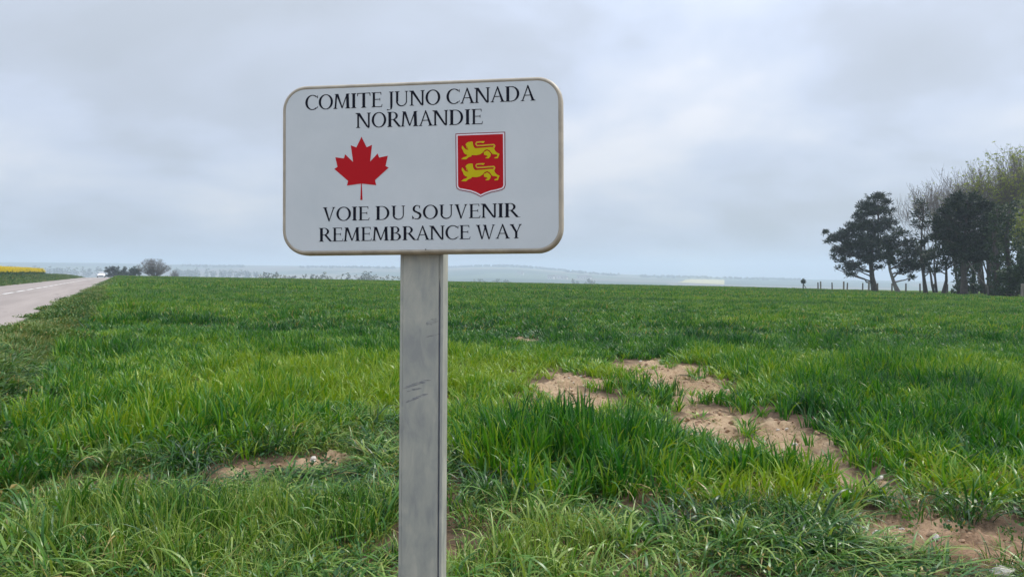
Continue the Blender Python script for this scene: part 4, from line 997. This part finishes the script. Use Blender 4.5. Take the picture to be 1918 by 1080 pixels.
def deciduous(label, px, Y, toppy, lean, r0, leafm, nleaf, dep=6, bare_h=.25, stems=1, name='bare_tree', group=None, spread=.36, lsize=.2, lw=.11, nchild=(2, 4), upb=.25, minr=.012, size_k=.30):
    X = (px - 959) / F * Y; z = gz(X, Y); py0 = 505 + (CAMH - z) / Y * F; H = (py0 - toppy) * Y / F
    root = empty(name, (X, Y, z)); tag(root, label, 'tree', group); tips = []; mb = MB()
    for s_ in range(stems):
        d = Vector((lean + random.gauss(0, .10) * (stems > 1) + (s_ - (stems - 1) / 2) * .12, random.gauss(0, .08), 1)).normalized()
        p0 = Vector(((s_ - (stems - 1) / 2) * .35, random.gauss(0, .2), -.2)); hb = H * bare_h * random.uniform(.85, 1.1); p1 = p0 + d * hb
        mb.tube([p0, p0.lerp(p1, .5) + Vector((random.gauss(0, .05), 0, 0)), p1], [r0 * 1.15, r0, r0 * .85], 8, 0)
        for k in range(3):
            dk = (d + Vector((random.gauss(0, .25), random.gauss(0, .25), .25))).normalized() if k else d
            grow(mb, tips, p1 if k == 0 else p0.lerp(p1, random.uniform(.7, 1)), dk, H * size_k, r0 * (.8 if k == 0 else .55), dep - 1, spread, upb, nchild, minr)
    zs_ = np.array([t.z for t in tips]); k_ = H / max(1e-3, np.percentile(zs_, 99.5))
    mb.v = [(a * (1 + (k_ - 1) * .6), b_ * (1 + (k_ - 1) * .6), c_ * k_) for a, b_, c_ in mb.v]
    mb.build('branches', [M['bark'], M['twig']], root, smooth=True)
    tl = [(t.x * (1 + (k_ - 1) * .6), t.y * (1 + (k_ - 1) * .6), t.z * k_) for t in tips]
    if nleaf:
        tl = random.sample(tl, min(len(tl), nleaf[0])); link('crown', needle_clusters(tl, lsize, nleaf[1], lw, M[leafm], 'crown'), root)
    return root
WB_G = 'trees of the windbreak at the right'
# bare and budding trees behind and beside the pines
deciduous('bare grey tree behind the thin pine with the lowest fine twigs', 1752, 104, 346, -.10, .16, 'brownbud', (260, 4), 6, .22, 2, lsize=.14, lw=.05)
deciduous('bare brown tree rising behind the big dark pine', 1800, 108, 326, -.04, .18, 'brownbud', (500, 5), 6, .22, 3, lsize=.16, lw=.06)
deciduous('brown budding tree between the dark pine and the green ones', 1842, 104, 305, -.02, .20, 'brownbud', (700, 6), 6, .22, 3, lsize=.18, lw=.07)
deciduous('tree with sparse yellow green leaves on upright branches', 1866, 100, 292, .0, .20, 'bud', (900, 7), 6, .22, 3, lsize=.20, lw=.10)
deciduous('tallest tree at the right edge with fresh yellow green leaves', 1912, 98, 282, .0, .24, 'bud', (1500, 9), 6, .22, 3, lsize=.20, lw=.10)
deciduous('leafy young tree outside the dense pine, half cut by the right edge', 1938, 88, 400, .0, .18, 'bud', (1400, 9), 6, .2, 2, lsize=.22, lw=.12)
deciduous('green tinged tree just beyond the right edge of the picture', 1985, 90, 280, .0, .24, 'bud', (1500, 9), 6, .22, 2, lsize=.20, lw=.11)
ivy_trunk('thick ivy covered trunk left of the leaning pale one', 1798, 88, 0, [(1800, 553), (1803, 520), (1800, 480), (1802, 440)], .42, ivy_r=.35)
ivy_trunk('slim ivy covered trunk behind the leaning pale one', 1823, 94, 0, [(1823, 553), (1822, 500), (1826, 440)], .22, ivy_r=.30)
ivy_trunk('dark bare stem rising left of the stout trunks', 1846, 92, 0, [(1850, 552), (1842, 510), (1834, 470), (1828, 430)], .14, ivy=False)
ivy_trunk('pale dead trunk leaning steeply to the left across the gap', 1852, 79, 0, [(1852, 552), (1850, 537), (1832, 517), (1813, 489)], .10, bark='palebark', ivy=False)
ivy_trunk('stout ridged trunk nearest the field', 1858, 84, 0, [(1858, 556), (1855, 530), (1851, 500), (1848, 465)], .36, ivy=False)
ivy_trunk('stout dark trunk right of the ridged one', 1868, 77, 0, [(1868, 556), (1866, 500), (1862, 440), (1866, 390)], .38, ivy_r=.25)
ivy_trunk('ivy clad trunk at the right edge', 1893, 80, 0, [(1893, 557), (1889, 500), (1884, 440), (1890, 380)], .30, ivy_r=.5)
ivy_trunk('upright ivy clad trunk outside the right edge', 1925, 78, 0, [(1925, 557), (1922, 500), (1928, 430)], .30, ivy_r=.6)
def bush(label, px, Y, lobes, mat='ivy', size=.34, per=16, wid=.14, gap=.34, name='bush', fill=1.2, stems=9):
    X = (px - 959) / F * Y; z = gz(X, Y); py0 = 505 + (CAMH - z) / Y * F; root = empty(name, (X, Y, z)); tag(root, label, 'bush')
    cents = []; mb = MB(); s = Y / F
    for cx, cy, rx, ry in lobes:
        lx, lz, rx, rz = (cx - px) * s, (py0 - cy) * s, rx * s, ry * s
        for k in range(int(fill * rx * rz / gap ** 2 * 3.2) + 5):
            d = Vector((random.gauss(0, 1), random.gauss(0, 1), random.gauss(0, 1))).normalized() * random.random() ** .4; cents.append((lx + d.x * rx, d.y * rx * .8, max(.05, lz + d.z * rz)))
    for k in range(stems):
        c_ = random.choice(cents); mb.tube([(random.gauss(0, .15), random.gauss(0, .15), -.1), (c_[0] * .5, c_[1] * .5, c_[2] * .6), c_], [.05, .035, .012], 4)
    mb.build('stems', M['twig'], root); link('foliage', needle_clusters(cents, size, per, wid, M[mat], 'foliage'), root)
bush('dark evergreen bush under the trees at the right edge', 1888, 74, [(1885, 535, 24, 22), (1905, 520, 22, 24), (1880, 515, 12, 12), (1925, 530, 20, 28)], gap=.30)
bush('dark low bush filling the right corner of the grove', 1925, 72, [(1915, 500, 18, 18), (1935, 480, 24, 26), (1930, 530, 20, 26)], gap=.3)
bush('low dark bush at the foot of the ivy covered trunks', 1815, 96, [(1806, 541, 14, 6), (1830, 540, 10, 8)], gap=.3)
# hanging twiggy ivy curtains between the trunks
bush('loose greenery hanging between the trunks under the big pine', 1830, 100, [(1815, 500, 22, 18), (1838, 480, 18, 22), (1800, 510, 12, 14)], gap=.5, fill=.55)

# small round-headed shrub with its leaning stake
Y = 130.0; px = 1504.5; X = (px - 959) / F * Y; z = gz(X, Y); root = empty('shrub', (X, Y, z)); tag(root, 'small dark round headed shrub alone left of the fence posts', 'shrub')
mb = MB(); mb.tube([(0, 0, -.2), (.0, 0, .5), (.02, 0, 1.1)], [.12, .10, .08], 6); mb.tube([(-.06, .1, -.1), (.05, .05, .9)], [.05, .04], 5); mb.build('stem', M['bark'], root)
C_ = []
for k in range(95):
    d = Vector((random.gauss(0, 1), random.gauss(0, 1), random.gauss(0, 1))).normalized() * random.random() ** .4; C_.append((d.x * .34 + .02, d.y * .34, 1.38 + d.z * .36))
C_ += [(-.1, 0, 1.8), (.12, 0, 1.84)]
link('foliage', needle_clusters(C_, .20, 14, .06, M['pine'], 'foliage'), root)
st = empty('stake', (X + .85, Y, gz(X + .85, Y))); tag(st, 'slanting wooden stake propping the small round headed shrub', 'stake')
mb = MB(); mb.tube([(0, 0, -.25), (-.42, 0, .40), (-.80, 0, .98)], [.065, .06, .055], 7); mb.build('pole', M['wood'], st)

# fence posts
def post_mesh(mat, h, r):
    mb = MB(); mb.tube([(0, 0, -.35), (0, 0, h * .5), (0, 0, h - .03), (0, 0, h)], [r * 1.03, r, r * .97, r * .75], 9); return mesh_np('fence_post', mb.v, mb.f, mat, smooth=False)
pd = post_mesh(M['wood'], 1.30, .105); pl_ = post_mesh(M['palewood'], 1.42, .115)
dark = [(1532.5, 126, 'dark fence post just left of the rounded one'), (1559, 124, 'dark fence post standing alone in the wide gap of the row'), (1587, 122, 'dark fence post just right of a pale nearer one'), (1616, 119, 'dark fence post left of the tall pine trunk'),
        (1644, 116, 'dark fence post half behind the tall pine trunk'), (1671, 113, 'dark fence post between the two leftmost pine trunks'), (1697, 110, 'dark fence post right of the leaning pale pine trunk'), (1723.5, 107, 'dark fence post left of the thin pine trunk'),
        (1749, 104, 'dark fence post between the thin pine and the twin trunks'), (1775, 101, 'dark fence post right of the twin trunks'), (1845, 96, 'dark fence post seen through the gap under the leaning trunk')]
pale = [(1537.5, 118, 'rounded weathered fence post close beside a thinner dark one'), (1580.5, 106, 'pale fence post standing close to the wheat edge'), (1627.5, 96, 'pale fence post nearest the field left of the tall pine'), (1915, 68, 'pale fence post at the right edge of the picture'), (1995, 58, 'pale fence post beyond the right edge of the wheat')]
for (px, Y, lb), me_ in [(p, pd) for p in dark] + [(p, pl_) for p in pale]:
    X = (px - 959) / F * Y; o = link('fence_post', me_); o.location = (X, Y, gz(X, Y)); o.rotation_euler = (random.gauss(0, .02), random.gauss(0, .02), random.uniform(0, 6))
    tag(o, lb, 'fence post', 'fence posts along the far edge of the field' if me_ is pd else 'pale fence posts beside the wheat')

# left horizon: bare round bush-like tree and dark trees beyond the crest
def dense_bare(label, px, Y, x0, x1, top, mat='grey_twigs', cnt=110):
    X = (px - 959) / F * Y; z = gz(X, Y); py0 = 505 + (CAMH - z) / Y * F; s = Y / F; root = empty('bare_tree', (X, Y, z)); tag(root, label, 'tree'); W = (x1 - x0) / 2 * s; H = (py0 - top) * s; mb = MB(); cents = []
    for k in range(cnt):
        a = random.uniform(-1, 1); b_ = random.uniform(-.8, .8); hh = H * (1 - .55 * abs(a) ** 2.2) * random.uniform(.86, 1.03) * (1 - .2 * (a > 0) * a)
        tip = Vector((a * W, b_ * W, hh)); q = limb(mb, (random.gauss(0, .25), random.gauss(0, .25), 0), tip, .05, .015, 3, 5, .02, 0)
        for p in q[2:]:
            for j in range(5): e = p + Vector((random.gauss(0, .35), random.gauss(0, .35), random.uniform(.1, .7))); mb.tube([p, e], [.016, .007], 3, 0, cap=False); cents.append(tuple(p.lerp(e, .7)))
    mb.build('branches', M['twig'], root); link('crown', needle_clusters(cents, .34, 6, .03, M[mat], 'crown', up=.8), root)
dense_bare('rounded bare grey tree standing on the skyline right of the road', 289, 218, 265, 318, 488)
dense_bare('small faint bare shrub just right of the rounded bare tree', 327, 300, 320, 335, 508, cnt=26)
pine('dark flat topped tree right behind the white car', 214, 262, [(205, 505, 9, 4), (214, 503, 8, 4), (200, 509, 6, 3), (212, 511, 9, 5), (219, 509, 7, 6), (222, 515, 8, 5), (208, 516, 7, 4)], [(214, 524), (213, 512), (212, 504)], .25, name='tree', size=.7, wid=.18, gap=.6)
pine('small pointed dark tree between the flat topped one and the bare tree', 232, 266, [(233, 503.5, 3, 3), (232, 508, 6, 4), (233, 513, 10, 5), (228, 516, 8, 4)], [(232, 524), (232, 512), (233, 503)], .2, name='tree', size=.7, wid=.18, gap=.6)
pine('dark bushy tree touching the left side of the bare tree', 252, 258, [(252, 503, 6, 4), (251, 508, 9, 5), (254, 513, 11, 6), (246, 515, 8, 4), (259, 508, 5, 5)], [(252, 524), (252, 512), (252, 502)], .2, name='tree', size=.7, wid=.18, gap=.6)

# far woods, hedges and houses in the haze
m_far = leafmat('far_foliage', [(.0, (.035, .05, .03)), (.4, (.07, .075, .045)), (.7, (.11, .115, .05)), (1.0, (.22, .20, .06))], trans=.1, rough=.7, hue_attr=False, pscale=.03, tipyellow=0)
def wood(name, label, spans, Y, tops, per=14, wide=14, cl=.9, depth=25, seed=1, size=1.6):
    r = np.random.default_rng(seed); C_ = []
    for x0, x1 in spans:
        n = int((x1 - x0) * Y / F / 3.2)
        for k in range(n):
            px = r.uniform(x0, x1); Yk = Y + r.uniform(0, depth); X = (px - 959) / F * Yk; z = gz(X, Yk)
            ty = np.interp(px, [t[0] for t in tops], [t[1] for t in tops]); H = max(2.5, CAMH + (505 - ty) / F * Yk - z) * r.uniform(.78, 1.06)
            rw = min(H * .42, 6) * r.uniform(.7, 1.2)
            for j in range(per):
                d = r.normal(0, 1, 3); d /= np.linalg.norm(d); q = r.uniform() ** .4; C_.append((X + d[0] * rw * q, Yk + d[1] * rw * q, z + H * .58 + d[2] * H * .42 * q))
    o = link(name, needle_clusters(C_, size, 7, size * .55, m_far, name)); tag(o, label, kind='stuff'); return o
wood('far_woodland', 'hazy line of trees beyond the field left of the post', [(472, 762)], 560, [(460, 518), (490, 512), (510, 508.5), (570, 508), (580, 507), (600, 513), (625, 511), (640, 509), (665, 514), (680, 507), (695, 507), (710, 512), (745, 517), (775, 521)], per=26, seed=3, size=1.5)
wood('far_woodland', 'faint wood far below the crest right of the post', [(1070, 1110), (880, 960)], 1100, [(860, 521), (900, 522), (960, 523), (1080, 523), (1090, 521), (1110, 524)], seed=4, size=3, per=10)
wood('hill_woodland', 'woods covering the hazy hill on the horizon behind the post', [(835, 1060)], 2900, [(835, 504), (870, 500), (930, 497), (960, 498), (1000, 500), (1040, 505), (1060, 508)], per=10, depth=200, seed=5, size=6)
wood('hedgerow', 'hedges and tree lines scattered over the hazy valley', [(340, 460), (560, 740), (1060, 1160), (1200, 1500)], 2500, [(340, 497), (460, 500), (560, 500), (700, 502), (1060, 512), (1150, 517), (1200, 519), (1350, 522), (1500, 525)], per=8, depth=300, seed=6, size=5)
wood('hedgerow', 'tree line on the hazy slope at the far left', [(0, 190), (320, 480)], 1500, [(0, 497), (190, 500), (320, 502), (480, 505)], per=8, depth=200, seed=7, size=4)
m_wall = simple('pale_rendered_wall', (.62, .58, .52), .8); m_roof = simple('slate_roof', (.16, .13, .12), .7); m_win = simple('window_glass', (.03, .035, .04), .2)
def house(label, px, Y, w_, d_, h_, rh):
    X = (px - 959) / F * Y; z = gz(X, Y); root = empty('house', (X, Y, z), random.uniform(-.6, .6)); tag(root, label, 'house')
    mb = MB(); mb.box(-w_ / 2, w_ / 2, -d_ / 2, d_ / 2, -1.5, h_); mb.build('wall', m_wall, root)
    mb = MB(); e = .5; mb.add([(-w_ / 2 - e, -d_ / 2 - e, h_), (w_ / 2 + e, -d_ / 2 - e, h_), (w_ / 2 + e, d_ / 2 + e, h_), (-w_ / 2 - e, d_ / 2 + e, h_), (-w_ / 2 - e, 0, h_ + rh), (w_ / 2 + e, 0, h_ + rh)], [(0, 1, 5, 4), (2, 3, 4, 5), (1, 2, 5), (3, 0, 4), (3, 2, 1, 0)]); rf = mb.build('roof', m_roof, root)
    mb = MB(); mb.box(w_ / 2 - 1.4, w_ / 2 - .6, -.4, .4, h_ + rh - .8, h_ + rh + 1.0); mb.build('chimney', m_wall, rf)
    wm = None
    for k in range(3):
        mb = MB(); x = (-.3 + .3 * k) * w_; mb.box(x - .6, x + .6, -d_ / 2 - .06, -d_ / 2 + .05, h_ * .35, h_ * .7)
        if wm is None: wm = mb.build('window', m_win, root); x00 = x
        else: c_ = wm.copy(); col.objects.link(c_); c_.parent = root; c_.location.x = x - x00
for a in [('leftmost pale house of the hazy village right of the sign post', 1032, 1850, 16, 9, 6, 4), ('long pale house in the middle of the hazy village', 1045, 1900, 26, 10, 6, 4), ('small pale house at the right end of the hazy village', 1058, 1860, 13, 9, 5, 4),
          ('wide pale farmhouse right of the hazy village', 1090, 1950, 26, 10, 6, 4), ('narrow pale house right of the wide farmhouse', 1103, 1930, 12, 9, 6, 4), ('lone pale house on the hazy hill just right of the post', 975, 2100, 18, 10, 6, 4)]: house(*a)

# a pale yellow rape field far down in the valley, draped on the ground
def drape(px, py):
    r = ray(px, py); t = 500.0
    while t < 5200:
        x, y, zz = r.x * t, r.y * t, CAMH + r.z * t
        if zz < gz(x, y): return x, y
        t += 6
    return None
g0 = drape(1270, 531.5)
print('drape', g0, drape(1357, 533), drape(1350, 524.5), drape(1290, 523.5))
P4 = [drape(1268, 530.0), drape(1357, 533.5), drape(1357, 525), drape(1292, 523.2)]
if all(P4):
    n_ = 24; v = []; f = []
    for i in range(n_ + 1):
        for j in range(n_ + 1):
            a, b_ = i / n_, j / n_; x = (P4[0][0] * (1 - a) + P4[1][0] * a) * (1 - b_) + (P4[3][0] * (1 - a) + P4[2][0] * a) * b_; y = (P4[0][1] * (1 - a) + P4[1][1] * a) * (1 - b_) + (P4[3][1] * (1 - a) + P4[2][1] * a) * b_; v.append((x, y, gz(x, y) + 1.2))
    for i in range(n_):
        for j in range(n_): f.append((i * (n_ + 1) + j, (i + 1) * (n_ + 1) + j, (i + 1) * (n_ + 1) + j + 1, i * (n_ + 1) + j + 1))
    m_rf = simple('distant_rape_bloom', (.48, .40, .12), .8, var=.12, vscale=.02)
    tag(link('distant_rapeseed_field', mesh_np('distant_rapeseed_field', v, f, m_rf)), kind='structure')

# a flint lying at the lower right corner
def stone(label, px, py, r_):
    Y = groundY(px, py); X = (px - 959) / F * Y; o = link('stone', rock('stone', M['flint'], 40 + int(px))); o.scale = (r_, r_, r_); o.location = (X, Y, gz(X, Y) + r_ * .3); tag(o, label, 'stone')
stone('pale flint lying at the lower right corner of the bare earth', 1885, 1074, .05)
stone('pinkish stone on the bare earth near the right edge', 1903, 955, .04)

# ------------------------------------------------------------------ haze
m = bpy.data.materials.new('haze'); m.use_nodes = True; nt = m.node_tree; nt.nodes.clear()
o_m = nd(nt, 'ShaderNodeOutputMaterial'); pv = nd(nt, 'ShaderNodeVolumePrincipled'); pv.inputs['Color'].default_value = (.74, .86, 1.0, 1); pv.inputs['Density'].default_value = .0005; pv.inputs['Anisotropy'].default_value = 0.1
nt.links.new(pv.outputs[0], o_m.inputs['Volume'])
zmin = float(GZ.min()) - 1.0; zmax = float(GZ.max()) + 32; gx_, gy_ = float(np.abs(GX).max()) + 50, float(np.abs(GY).max()) + 50
hz = MB(); hz.box(-gx_, gx_, -gy_, gy_, zmin, zmax); hb = hz.build('haze', m); tag(hb, kind='stuff')
print('haze box', zmin, zmax)
